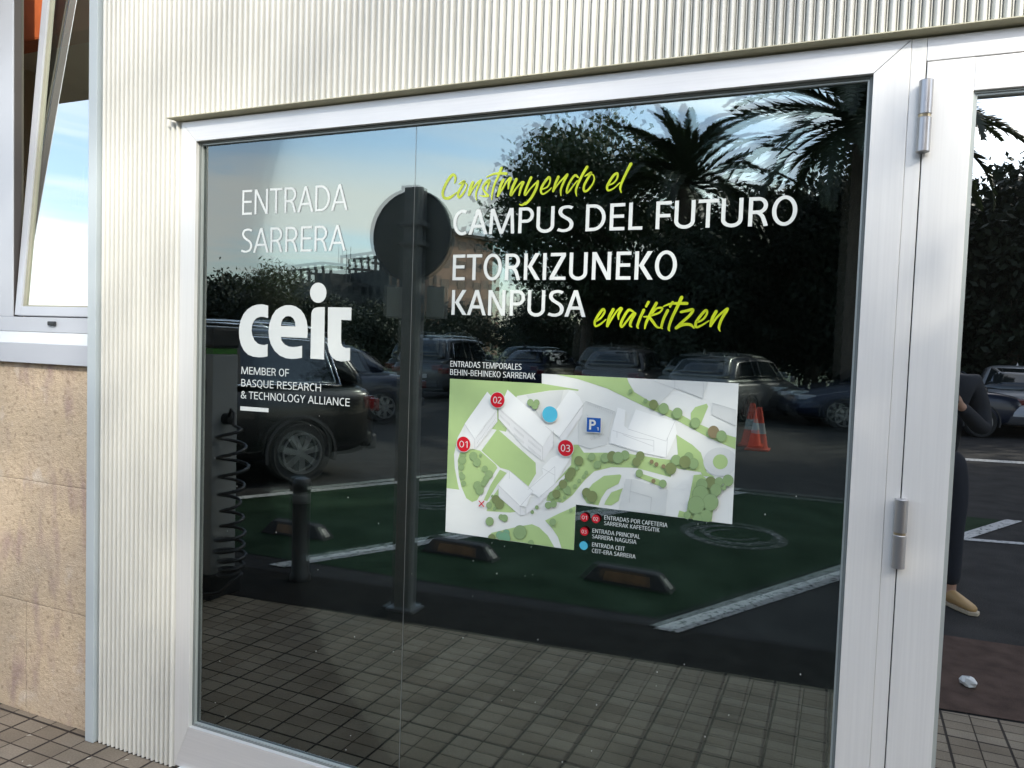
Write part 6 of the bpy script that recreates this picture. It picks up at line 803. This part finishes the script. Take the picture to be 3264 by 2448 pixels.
        b.add([(p0[0] - .04, p0[1], p0[2]), (p0[0] + .04, p0[1], p0[2]), (p1[0] + .035, p1[1], p1[2]), (p1[0] - .035, p1[1], p1[2])] + [(p0[0] - .04, p0[1] - s * .03, p0[2]), (p0[0] + .04, p0[1] - s * .03, p0[2]), (p1[0] + .035, p1[1] - s * .03, p1[2]), (p1[0] - .035, p1[1] - s * .03, p1[2])],
              [(0, 1, 2, 3), (4, 7, 6, 5), (0, 4, 5, 1), (1, 5, 6, 2), (2, 6, 7, 3), (3, 7, 4, 0)]); b.build('pillar', DARKTRIM, sw_)
    def screen(nm, x0, x1, t0, t1, inset):
        sg_ = 1 if x0 > 0 else -1; vs = []
        for tt in np.linspace(t0, t1, 4):
            x = x0 + (x1 - x0) * tt
            z = zb - .03 + (roofz(x1) - zb + .03) * tt
            y = h2 * (0.885 - 0.20 * (z - zb) / (H - zb)) - inset
            for k in (-1, -.5, 0, .5, 1): vs.append((x + sg_ * (0.016 + .05 * (1 - k * k) * 0.4), y * k, z + 0.012))
        fs = [(j * 5 + i, j * 5 + i + 1, (j + 1) * 5 + i + 1, (j + 1) * 5 + i) for j in range(3) for i in range(4)]
        o = MB().add(vs, fs).build(nm, GLASSC, t, smooth=True); md = o.modifiers.new('thick', 'SOLIDIFY'); md.thickness = .012; md.offset = 0
    screen('windscreen', bf, rf_, .10, .93, .07); screen('rear_window', br, rr_, .22, .90, .10)
    # wheels
    for ax in (ax_r, ax_f):
        for s in (1, -1):
            yc = s * (h2 - .105)
            b = MB(); b.lathe([(r * .62, -.10), (r * .93, -.11), (r, -.08), (r, .08), (r * .93, .11), (r * .62, .10)], 32, 'y', (ax, yc, r)); w_ = b.build('wheel', TYRE, t, smooth=True, auto=40)
            b = MB(); yo = yc + s * .103
            rg = [[(ax + rr * math.cos(q), yo + s * hh, r + rr * math.sin(q)) for q in [2 * math.pi * k / 32 for k in range(32)]] for rr, hh in ((r * .56, -.02), (r * .66, .0), (r * .66, .02), (r * .60, .02), (r * .56, -.015))]; b.ring(rg, caps=False)
            b.lathe([(0, -.01), (r * .16, -.01), (r * .14, .02), (0, .025)], 16, 'y', (ax, yo, r))
            for k in range(7):
                a = 2 * math.pi * k / 7 + .2; ca, sa = math.cos(a), math.sin(a); w0, w1 = .024, .036
                P_ = lambda rr, o_: (ax + ca * rr - sa * o_, yo + s * (.014 - .012 * rr / r), r + sa * rr + ca * o_)
                v = [P_(r * .10, -w0), P_(r * .60, -w1), P_(r * .60, w1), P_(r * .10, w0)]; v2 = [(p[0], p[1] - s * .03, p[2]) for p in v]
                b.add(v + v2, [(0, 1, 2, 3), (7, 6, 5, 4), (0, 4, 5, 1), (1, 5, 6, 2), (2, 6, 7, 3), (3, 7, 4, 0)])
            b.build('rim', RIM, w_, smooth=True, auto=30)
            b = MB(); rg = []
            for k in range(15):
                a = math.pi * (-.08 + 1.16 * k / 14); ca, sa = math.cos(a), math.sin(a)
                rg.append([(ax + ca * rr, s * (h2 + yy), r + sa * rr) for rr, yy in ((r * 1.10, -.10), (r * 1.10, .006), (r * 1.20, .004), (r * 1.20, -.02))])
            b.ring(rg); b.build('wheel_arch', DARKTRIM, t, smooth=True, auto=40)
    zl = zb - .17
    for s in (1, -1):
        b = MB(); b.box(xr - .004, xr + .30, *(sorted((s * h2 * .62, s * h2 * .90))), zl - .10, zl + .05); b.build('taillight', REDLAMP, t, bevel=.03)
        b = MB(); b.box(xf - .40, xf - .03, *(sorted((s * h2 * .52, s * h2 * .86))), zl - .12, zl - .02); b.build('headlight', CLEARLAMP, t, bevel=.03)
        xm = bf - .42; b = MB(); b.box(xm - .06, xm + .10, *(sorted((s * h2 * .96, s * (h2 + .17)))), zb - .01, zb + .13); b.build('mirror', pm, t, bevel=.035, smooth=True)
    b = MB(); b.box(xr - .03, xr + .08, -h2 * .80, h2 * .80, .30, .48); b.build('rear_bumper', DARKTRIM if kind == 'suv' else pm, t, bevel=.04, smooth=True)
    b = MB(); b.box(xf - .12, xf + .02, -h2 * .74, h2 * .74, .28, .46); b.build('front_bumper', DARKTRIM, t, bevel=.04, smooth=True)
    b = MB(); b.box(xr - .036, xr - .0305, -.26, .26, .50 if kind != 'suv' else .62, .61 if kind != 'suv' else .73); b.build('number_plate', PLATE, t)
    if rails:
        for s in (1, -1):
            b = MB(); P0 = [side(x, s, 1.0) for x in np.linspace(rr_ + .05, rf_ - .1, 8)]
            P0 = [(p[0], p[1] * .93, p[2] + .045) for p in P0]; P0[0] = (P0[0][0], P0[0][1], P0[0][2] - .05); P0[-1] = (P0[-1][0], P0[-1][1], P0[-1][2] - .05)
            b.tube(P0, .016, 8); b.build('roof_rail', CHROME, t, smooth=True)
    b = MB(); b.add([(rr_ + .10, -.03, H - .05), (rr_ + .26, -.03, H - .03), (rr_ + .26, .03, H - .03), (rr_ + .10, .03, H - .05), (rr_ + .10, 0, H + .07)], [(0, 3, 2, 1), (0, 1, 4), (1, 2, 4), (2, 3, 4), (3, 0, 4)]); b.build('antenna_fin', pm, t)
    return t
def hd(dx, dy): L = math.hypot(dx, dy); return (dx / L, dy / L)
BLK, GRA, SIL, NAV, WHT, BRN = paint('black_car_paint', (0.010, 0.010, 0.011)), paint('graphite_car_paint', (0.06, 0.062, 0.066)), paint('silver_car_paint', (0.36, 0.37, 0.38), .6), paint('navy_car_paint', (0.016, 0.024, 0.05)), paint('pale_grey_car_paint', (0.17, 0.17, 0.165), .2), paint('brown_grey_car_paint', (0.12, 0.11, 0.105))
car('parked_car', 'black estate car with bright window trim parked nose in behind the charging post', BLK, 4.7, 1.86, 1.66, 'suv', (-6.72, -3.70), hd(-.46, .89), True)
car('parked_car', 'dark blue saloon standing behind the black estate car', NAV, 4.5, 1.78, 1.45, 'sedan', (-9.3, -9.4), hd(-.5, .87))
car('parked_car', 'dark van-like car with roof rails just right of the street sign post', GRA, 4.6, 1.85, 1.70, 'suv', (-10.45, -17.9), hd(-.02, -1), True)
car('parked_car', 'low dark hatchback half hidden behind the white map title', NAV, 4.2, 1.75, 1.45, 'hatch', (-9.6, -23.0), hd(.05, -1))
car('parked_car', 'brown grey car seen from behind above the middle of the map', BRN, 4.5, 1.82, 1.58, 'suv', (-5.45, -18.6), hd(-.05, -1))
car('parked_car', 'dark car with pale roof rails beyond the pale grey hatchback', GRA, 4.5, 1.8, 1.68, 'suv', (-3.9, -26.0), hd(.12, -1), True)
car('parked_car', 'pale grey hatchback standing behind the orange cone', WHT, 4.3, 1.84, 1.47, 'hatch', (-2.35, -16.6), hd(.30, -.95))
car('parked_car', 'dark blue saloon seen side on beside the pale grey hatchback', NAV, 4.6, 1.8, 1.42, 'sedan', (0.95, -16.4), hd(-.94, .34))
for k, (x, y, c, lab) in enumerate([(3.55, -18.4, SIL, 'silver car nose on, nearest of the row mirrored in the door'), (4.35, -21.6, GRA, 'graphite car second in the row mirrored in the door'), (6.3, -19.4, SIL, 'silver car third in the row mirrored in the door')]):
    car('parked_car', lab, c, 4.4, 1.8, 1.48, 'hatch', (x, y), hd(-.12, .99))

# ------------------------------------------------------------------ trees and palms
BARK = mat('grey_brown_bark', (0.10, 0.075, 0.055), 0.9, noise_s=12, noise_a=0.4, bump=0.6, bump_s=30, stretch=(1, 1, .3))
LEAF1 = mat('broad_green_leaf', (0.028, 0.048, 0.014), 0.6, noise_s=0.8, noise_a=0.5, trans=0.08)
LEAF2 = mat('dark_evergreen_leaf', (0.016, 0.027, 0.010), 0.65, noise_s=0.7, noise_a=0.5, trans=0.03)
LEAF3 = mat('olive_feather_leaf', (0.04, 0.046, 0.02), 0.6, noise_s=1.0, noise_a=0.5, trans=0.15)
PALML = mat('palm_leaf', (0.028, 0.04, 0.016), 0.5, noise_s=1.2, noise_a=0.4, trans=0.08)
def quads_mesh(name, ctr, nrm_up, size, m, parent, rng, aspect=2.0):
    n = len(ctr); a = rng.normal(size=(n, 3)); a /= np.linalg.norm(a, axis=1)[:, None]
    c = np.cross(a, rng.normal(size=(n, 3))); c /= np.linalg.norm(c, axis=1)[:, None]
    s = (size * rng.uniform(.65, 1.35, n))[:, None]
    mid = ctr + a * s * .5; v = np.empty((n, 4, 3)); v[:, 0] = ctr; v[:, 1] = mid + c * s / aspect * .5; v[:, 2] = ctr + a * s; v[:, 3] = mid - c * s / aspect * .5
    me = bpy.data.meshes.new(name); me.vertices.add(n * 4); me.vertices.foreach_set('co', v.ravel()); me.loops.add(n * 4); me.loops.foreach_set('vertex_index', np.arange(n * 4, dtype=np.int32))
    me.polygons.add(n); me.polygons.foreach_set('loop_start', np.arange(0, n * 4, 4, dtype=np.int32)); me.update(calc_edges=True); me.validate(); me.materials.append(m)
    o = bpy.data.objects.new(name, me); COL.objects.link(o); o.parent = parent; return o
def tree(name, label, loc, h, base, rad, nb, per, leaf, m, seed, group='trees beyond the car park', clus=0.42, tr=0.2, flat=1.0, aspect=2.0):
    """h total height; crown from base to h, radius rad; nb branch tips each carrying leaf clumps."""
    rng = np.random.default_rng(seed); t = thing(name, label, 'tree', loc, 0, group)
    zc, hz = (h + base) / 2, (h - base) / 2
    tips = []
    while len(tips) < nb:
        p = rng.uniform(-1, 1, 3); q = np.linalg.norm(p)
        if q > 1 or (q < .45 and rng.random() < .6): continue
        bump = 0.80 + 0.30 * noise.noise(Vector((p[0] * 1.6 + seed, p[1] * 1.6, p[2] * 1.6)))
        k = 1 - 0.35 * max(0, -p[2]); tips.append((p[0] * rad * bump * k, p[1] * rad * bump * k, zc + p[2] * hz * (bump if p[2] > 0 else .95)))
    tips = np.array(tips)
    b = MB(); lean = rng.uniform(-.25, .25, 2); fork = base + (h - base) * .18
    b.tube([(0, 0, -.1), (lean[0] * .3, lean[1] * .3, fork * .5), (lean[0], lean[1], fork)], tr, 9, taper=[tr * 1.25, tr * .95, tr * .75])
    idx = rng.permutation(nb)[:min(nb, 42)]
    for j, i in enumerate(idx):
        p = tips[i]; s0 = np.array([lean[0], lean[1], fork * (0.75 + .25 * rng.random())]); mid = s0 * .5 + p * .5 + np.array([0, 0, rng.uniform(-.3, .5)])
        b.tube([s0, mid, p], .05, 5, taper=[tr * .38, tr * .18, tr * .05])
    b.build('trunk', BARK, t, smooth=True)
    ctr = np.repeat(tips, per, axis=0) + rng.normal(size=(nb * per, 3)) * np.array([clus, clus, clus * .65 * flat])
    quads_mesh('crown', ctr, None, np.full(len(ctr), leaf), m, t, rng, aspect); return t
def frond_pts(az, el, L, droop, n=16):
    p = Vector((0, 0, 0)); pts = [p.copy()]; e = el
    for i in range(n):
        d = Vector((math.cos(az) * math.cos(e), math.sin(az) * math.cos(e), math.sin(e))); p = p + d * (L / n); pts.append(p.copy()); e -= droop / n * (0.4 + 1.2 * i / n)
    return pts
def palm(name, label, loc, h, L, nf, seed, tr=0.26):
    rng = random.Random(seed); t = thing(name, label, 'palm', loc, 0, 'palms beyond the car park')
    b = MB(); prof = []
    for i in range(int(h / .16)):
        z = i * .16; prof += [(tr * (1.15 if i < 2 else 1) * (1.02 if i % 2 else .93), z)]
    prof += [(tr * 1.25, h - .15), (tr * .9, h + .1), (0.02, h + .25)]
    b.lathe([(0.02, -.05)] + prof, 14, 'z'); b.build('trunk', BARK, t, smooth=True)
    vs, fs = [], []; b2 = MB()
    for k in range(nf):
        az = 2.39996 * k + rng.uniform(-.2, .2); u = k / nf; el = R(82) - R(105) * u ** 1.1 + rng.uniform(-.1, .1); Lf = L * rng.uniform(.88, 1.08) * (0.8 + .3 * math.sin(u * 2.6)); dr = R(55) + R(35) * rng.random()
        pts = [p + Vector((math.cos(az) * .12, math.sin(az) * .12, h + .05)) for p in frond_pts(az, el, Lf, dr)]
        b2.tube(pts, .03, 5, taper=[.034 - .028 * i / 16 for i in range(17)])
        for i in range(1, 16):
            for sub in (0, .25, .5, .75):
                q = pts[i].lerp(pts[i + 1], sub) if i < 16 else pts[i]
                d = (pts[i + 1] - pts[i]).normalized() if i < 16 else (pts[i] - pts[i - 1]).normalized()
                side_ = d.cross(Vector((0, 0, 1))); 
                if side_.length < .05: side_ = Vector((math.sin(az), -math.cos(az), 0))
                side_.normalize(); upv = side_.cross(d)
                ll = L * .115 * math.sin(math.pi * min(1, (i + sub) / 16 * .85 + .12)) * rng.uniform(.85, 1.15) + .05
                for s in (1, -1):
                    dirv = (d * .75 + side_ * s * .75 + upv * rng.uniform(.1, .45)).normalized(); e = q + dirv * ll - Vector((0, 0, ll * .12)); wv = d * .055
                    n0 = len(vs); vs += [q - wv, q + wv, (q + e) / 2 + wv * .9 + Vector((0, 0, .01)), e, (q + e) / 2 - wv * .9 + Vector((0, 0, .01))]; fs.append((n0, n0 + 1, n0 + 2, n0 + 3, n0 + 4))
    b2.add(vs, fs); b2.build('fronds', PALML, t); return t
tr1 = tree('broadleaf_tree', 'tall broadleaf tree with gaps in its crown left of the palms', (-8.7, -24.4, 0), 10.2, 2.3, 4.3, 330, 46, 0.25, LEAF1, 11, clus=.40, tr=.24, aspect=1.7)
palm('palm_tree', 'smaller palm with upright fronds right of the broadleaf tree', (-4.75, -22.0, 0), 6.5, 3.0, 46, 5)
palm('palm_tree', 'large palm with long arching fronds beside the glass door reflection', (0.12, -20.0, 0), 7.6, 4.3, 62, 8, tr=.32)
ev1 = tree('evergreen_tree', 'dark evergreen tree between the two palms', (-2.3, -24.5, 0), 7.3, 0.7, 2.6, 300, 42, 0.24, LEAF2, 21, clus=.34, tr=.2)
G2 = 'evergreens behind the parked cars'; ev1['group'] = G2
for i, (x, y, s, rz, lab) in enumerate([(0.6, -24.3, 1.10, 1.0, 'dark evergreen tree behind the large palm'), (4.6, -24.5, 1.12, 2.1, 'dark evergreen tree right of the large palm'), (7.8, -23.5, 1.25, 3.3, 'tall dark evergreen tree above the row mirrored in the door'),
    (-5.6, -26.0, .88, 4.2, 'dark evergreen tree behind the smaller palm'), (-8.3, -27.5, .70, 5.0, 'low dark evergreen behind the broadleaf trunk'), (-12.0, -29.0, .58, .4, 'low dark evergreen left of the broadleaf tree'),
    (-4.0, -27.0, .95, 2.7, 'dark evergreen tree deep between smaller palm and hatchback'), (2.4, -26.5, 1.05, 5.6, 'dark evergreen tree deep behind the large palm'), (6.2, -27.0, 1.2, .9, 'dark evergreen tree deep behind the door row'), (-1.4, -26.6, .8, 1.9, 'dark evergreen tree deep behind the blue saloon'), (-3.5, -25.6, 1.0, 3.7, 'dark evergreen tree right behind the trunk of the smaller palm'), (-0.9, -25.4, 1.08, .6, 'dark evergreen tree left behind the large palm'), (-4.3, -21.2, .80, 2.2, 'dark evergreen tree just in front of the smaller palm trunk')]):
    dup(ev1, (x, y, 0), rz, lab, G2, s)
hd1 = tree('hedge_tree', 'dense dark hedge tree at the far left behind the black estate car', (-37.0, -36.0, 0), 5.6, 0.2, 3.6, 330, 36, 0.30, LEAF2, 31, 'hedge trees along the far edge', clus=.5, tr=.16)
for x, y, s, rz, lab in [(-43, -37, 1.05, 1.1, 'dense dark hedge tree, farthest to the left'), (-32.5, -35, .86, 2.2, 'dense dark hedge tree under the feathery tree'), (-27.5, -34, .74, 3.5, 'dense dark hedge tree right of the feathery tree'), (-22.5, -33, .66, 4.4, 'dense dark hedge tree below the grey apartment blocks'), (-17.8, -32, .62, 5.2, 'dense dark hedge tree left of the street sign disc'), (-14.2, -33, .62, .7, 'dense dark hedge tree right of the street sign disc'), (-49, -38, 1.15, .2, 'dense dark hedge tree beyond the left edge')]:
    dup(hd1, (x, y, 0), rz, lab, None, s)
for i, (x, y, sc_, rz, lab) in enumerate([(-10.5, -30, .52, .9, 'low dark hedge tree under the broadleaf crown'), (-6.8, -29.5, .50, 2.9, 'low dark hedge tree behind the brown grey car'), (-3.2, -29, .52, 4.0, 'low dark hedge tree behind the pale grey hatchback'), (0.4, -28.5, .55, 5.1, 'low dark hedge tree behind the blue saloon'), (4.0, -28, .6, 1.6, 'low dark hedge tree behind the first silver car'), (7.8, -27.5, .62, 2.4, 'low dark hedge tree behind the graphite car'), (11.8, -27.5, .68, 3.1, 'low dark hedge tree behind the third silver car'), (16.0, -28.0, .7, .3, 'low dark hedge tree farthest to the right')]):
    dup(hd1, (x, y, 0), rz, lab, None, sc_)
tree('feathery_tree', 'sparse feathery tree rising above the hedge at the left', (-28.3, -30.6, 0), 5.75, 2.6, 2.3, 120, 22, 0.26, LEAF3, 41, clus=.34, tr=.09, aspect=3.5)
# tall trees to the right of the car park; their shade falls on the lower facade
sh = tree('tall_tree', 'tallest tree at the right edge of the car park', (SHADE[0][0], SHADE[0][1], 0), 21.6, 4.0, 5.6, 520, 40, 0.30, LEAF1, 51, 'tall trees at the right edge of the car park', clus=.55, tr=.3, aspect=1.8)
for x, y, s, rz, lab in SHADE[1:]: dup(sh, (x, y, 0), rz, lab, None, s)
for x, y, s, rz, lab in SHADE2: dup(ev1, (x, y, 0), rz, lab, 'unseen lower trees added to shade the car park', s)

# ------------------------------------------------------------------ far buildings
CONC = mat('grey_render', (0.075, 0.075, 0.072), 0.9, noise_s=.2, noise_a=.1); PINK = mat('pink_brick_render', (0.27, 0.17, 0.125), 0.9, noise_s=.3, noise_a=.12); DGLASS = mat('dark_window_glass', (0.015, 0.018, 0.02), 0.5); ROOF = mat('dark_roof_slab', (0.07, 0.065, 0.06), 0.8)
def block_house(name, label, loc, rz, w, d, h, m, floors, nx, ny, frame=False, roof=True):
    t = thing(name, label, 'building', loc, rz, None); b = MB(); b.box(-w / 2, w / 2, -d / 2, d / 2, 0, h); b.build('wall', m, t)
    wm = MB(); fh = h / floors
    for f in range(floors):
        z0 = f * fh + fh * .34; z1 = z0 + fh * .44
        for i in range(nx):
            x = -w / 2 + (i + .5) * w / nx
            for s in (-1, 1): y = s * d / 2; wm.box(x - w / nx * .24, x + w / nx * .24, min(y - s * .05, y + s * .06), max(y - s * .05, y + s * .06), z0, z1)
        for i in range(ny):
            y = -d / 2 + (i + .5) * d / ny
            for s in (-1, 1): x = s * w / 2; wm.box(min(x - s * .05, x + s * .06), max(x - s * .05, x + s * .06), y - d / ny * .24, y + d / ny * .24, z0, z1)
    wm.build('windows', DGLASS, t)['kind'] = 'stuff'
    if roof: b = MB(); b.box(-w / 2 - .9, w / 2 + .9, -d / 2 - .9, d / 2 + .9, h + .01, h + .45); b.build('roof_slab', ROOF, t)
    if frame:
        b = MB(); 
        for i in range(nx + 1):
            x = -w / 2 + i * w / nx
            for y in (-d / 2, d / 2): b.box(x - .2, x + .2, y - .2, y + .2, h + .01, h + 2.3)
        for y in (-d / 2, d / 2): b.box(-w / 2 - .2, w / 2 + .2, y - .25, y + .25, h + 2.31, h + 2.75)
        for x in (-w / 2, w / 2): b.box(x - .25, x + .25, -d / 2 + .26, d / 2 - .26, h + 2.31, h + 2.75)
        b.build('roof_frame', CONC, t)
        b = MB(); b.box(-w * .2, w * .1, -d * .2, d * .2, h + .02, h + 2.0); b.build('stair_hut', CONC, t)
        b = MB(); b.tube([(w * .25, 0, h), (w * .25, 0, h + 6.5)], .07, 5); b.tube([(w * .34, 0, h), (w * .34, 0, h + 7)], .07, 5); b.build('antenna', ZINC, t)
    return t
block_house('apartment_block', 'long grey apartment block with open roof frames above the hedge', (-92.5, -122, 0), R(25), 17, 11, 12.2, CONC, 4, 6, 4, True, False)
block_house('apartment_block', 'taller grey apartment block with antennas next to the long grey block', (-80.5, -126, 0), R(25), 17, 12, 14.6, CONC, 5, 7, 4, True, False)
block_house('brick_apartments', 'pink brick apartment building with dark roof slab between sign and tree', (-53.2, -96, 0), R(20), 8.5, 12, 16.2, PINK, 6, 4, 4)

# ------------------------------------------------------------------ the person standing behind the camera
SKIN = mat('skin', (0.42, 0.25, 0.18), 0.5); JACK = mat('dark_navy_jacket', (0.012, 0.014, 0.02), 0.8, noise_s=20, noise_a=.2); JEAN = mat('dark_jeans', (0.012, 0.015, 0.024), 0.85, noise_s=60, noise_a=.2)
HAIR = mat('dark_hair', (0.02, 0.014, 0.01), 0.6); SHOE = mat('tan_leather_shoe', (0.46, 0.29, 0.12), 0.5); SOLE = mat('pale_shoe_sole', (0.5, 0.42, 0.30), 0.7)
pe = thing('person', 'person in dark jacket and jeans with tan shoes, standing in front of the door', 'person', (0.53, -3.50, 0.0), R(0))
def skin_mesh(name, nodes, edges, m, parent, root=0, sub=1):
    me = bpy.data.meshes.new(name); me.from_pydata([n[:3] for n in nodes], edges, []); o = bpy.data.objects.new(name, me); COL.objects.link(o)
    sk = o.modifiers.new('skin', 'SKIN'); sk.use_smooth_shade = True; sd = o.modifiers.new('sub', 'SUBSURF'); sd.levels = sub; sd.render_levels = sub
    for i, n in enumerate(nodes):
        rx, ry = (n[3], n[3]) if len(n) == 4 else (n[3], n[4]); me.skin_vertices[0].data[i].radius = (rx, ry); me.skin_vertices[0].data[i].use_root = (i == root)
    bpy.context.view_layer.update()
    r = bpy.data.meshes.new_from_object(o.evaluated_get(bpy.context.evaluated_depsgraph_get())); bpy.data.objects.remove(o); r.materials.clear(); r.materials.append(m); r.name = name
    for p in r.polygons: p.use_smooth = True
    ob = bpy.data.objects.new(name, r); COL.objects.link(ob); ob.parent = parent; return ob
# local: faces +y (towards the facade); hands hold a phone before the chest
nodes = [(0, 0, .95, .095, .08), (0, -.01, 1.15, .105, .085), (0, -.015, 1.35, .15, .105), (0, -.015, 1.45, .10, .08), (0, -.005, 1.53, .055), (0, .01, 1.60, .075, .085), (0, .015, 1.70, .078, .095), (0, .01, 1.76, .055, .07)]
edges = [(i, i + 1) for i in range(7)]
def limb(parent_i, pts):
    k = parent_i
    for p in pts: nodes.append(p); edges.append((k, len(nodes) - 1)); k = len(nodes) - 1
    return k
hands = []
for s in (-1, 1):
    k = limb(2, [(s * .19, -.01, 1.41, .055), (s * .24, -.02, 1.24, .045), (s * .25, .02, 1.13, .042), (s * .17, .16, 1.20, .034), (s * .085, .27, 1.29, .026), (s * .07, .31, 1.32, .028, .018)])
    hands.append((k, s))
    limb(0, [(s * .10, 0, .84, .070), (s * .115, .01, .68, .068), (s * .12, .015, .50, .058), (s * .125, 0, .34, .054), (s * .13, -.015, .12, .040), (s * .13, -.02, .07, .042), (s * .17, .06, .045, .036, .03), (s * .21, .12, .035, .034, .022)])
for k, s in hands:
    hx, hy, hz = nodes[k][:3]
    for j, (l, dz) in enumerate(((.062, .012), (.07, .004), (.066, -.006), (.052, -.016))):
        limb(k, [(hx - s * .012, hy + .035, hz + dz * 1.6 + .012, .0095), (hx - s * .03, hy + .045, hz + dz * 1.7 + .012, .0085), (hx - s * (.012 + l), hy + .04, hz + dz * 1.7 + .012, .0075)])
    limb(k, [(hx - s * .02, hy - .005, hz + .03, .011), (hx - s * .045, hy + .0, hz + .045, .009)])
skin_mesh('body', nodes, edges, SKIN, pe, 0, 2)
jn = [(0, 0, .90, .165, .135), (0, -.01, 1.15, .14, .112), (0, -.015, 1.35, .172, .122), (0, -.015, 1.455, .115, .092), (0, -.008, 1.50, .068)]; je = [(0, 1), (1, 2), (2, 3), (3, 4)]
for s in (-1, 1):
    b0 = len(jn); jn += [(s * .19, -.01, 1.41, .074), (s * .24, -.02, 1.24, .062), (s * .25, .02, 1.125, .058), (s * .17, .16, 1.20, .049), (s * .095, .25, 1.277, .041)]; je += [(2, b0), (b0, b0 + 1), (b0 + 1, b0 + 2), (b0 + 2, b0 + 3), (b0 + 3, b0 + 4)]
skin_mesh('jacket', jn, je, JACK, pe, 0, 2)
tn = [(0, 0, 1.02, .150, .122), (0, 0, .90, .155, .130)]; te = [(0, 1)]
for s in (-1, 1):
    b0 = len(tn); tn += [(s * .10, 0, .83, .118), (s * .115, .01, .68, .098), (s * .12, .015, .50, .074), (s * .125, 0, .34, .070), (s * .13, -.015, .115, .064)]; te += [(1, b0)] + [(b0 + i, b0 + i + 1) for i in range(4)]
skin_mesh('trousers', tn, te, JEAN, pe, 0, 2)
for s in (-1, 1):
    skin_mesh('shoe', [(s * .105, -.06, .055, .040, .045), (s * .135, -.01, .06, .045, .05), (s * .185, .065, .05, .044, .036), (s * .232, .135, .038, .040, .026), (s * .252, .165, .032, .028, .02)], [(0, 1), (1, 2), (2, 3), (3, 4)], SHOE, pe, 0, 2)
    ca_, sa_ = math.cos(R(34)), math.sin(R(34))
    foot = [(-.036, -.115), (.036, -.115), (.044, -.02), (.05, .09), (.042, .19), (.0, .222), (-.038, .19), (-.046, .09), (-.042, -.02)]
    b = MB(); c = [(s * (.140 + dx_ * ca_ + y_ * sa_), -.003 - dx_ * sa_ + y_ * ca_) for dx_, y_ in foot]
    n = len(c); b.add([(x, y, 0.0) for x, y in c] + [(x, y, .022) for x, y in c], [tuple(range(n - 1, -1, -1)), tuple(range(n, 2 * n))] + [(i, (i + 1) % n, (i + 1) % n + n, i + n) for i in range(n)]); b.build('shoe_sole', SOLE, pe, bevel=.004)
# face and hair
b = MB(); 
b.lathe([(0.0, 0), (.012, .004), (.016, .018), (.010, .04), (.004, .052)], 10, 'z', (0, .108, 1.655)); b.build('nose', SKIN, pe, smooth=True)
b = MB(); b.box(-.026, .026, .098, .110, 1.618, 1.630); b.build('mouth', mat('lips', (0.30, 0.11, 0.09), .5), pe, bevel=.004, smooth=True)
for s in (-1, 1):
    b = MB(); b.lathe([(0, -.011), (.009, -.007), (.012, 0), (.009, .007), (0, .011)], 12, 'y', (s * .033, .098, 1.705)); b.build('eye', mat('eye_dark', (0.05, 0.035, 0.03), .2), pe, smooth=True)
    b = MB(); b.lathe([(0, -.008), (.022, -.006), (.03, 0), (.02, .008), (0, .009)], 12, 'x', (s * .084, .01, 1.685)); b.build('ear', SKIN, pe, smooth=True)
hr = []
for i in range(9):
    ph = i / 8 * R(108)
    hr.append([(.093 * math.sin(ph) * math.cos(a), -.002 + .112 * math.sin(ph) * math.sin(a) - .01, 1.715 + .115 * math.cos(ph) - (.07 * max(0, -math.sin(a)) if i == 8 else 0)) for a in [2 * math.pi * k / 20 for k in range(20)]])
hb = MB().ring(hr, caps=False).build('hair', HAIR, pe, smooth=True); md = hb.modifiers.new('thick', 'SOLIDIFY'); md.thickness = .012
ph_ = thing('mobile_phone', 'black mobile phone held in both hands by the person in the dark jacket', 'phone', (0.53, -3.50 + .345, 1.335), 0)
b = MB(); b.box(-.075, .075, -.004, .004, -.037, .037); b.build('phone_case', BLACK_PLASTIC, ph_, bevel=.003)
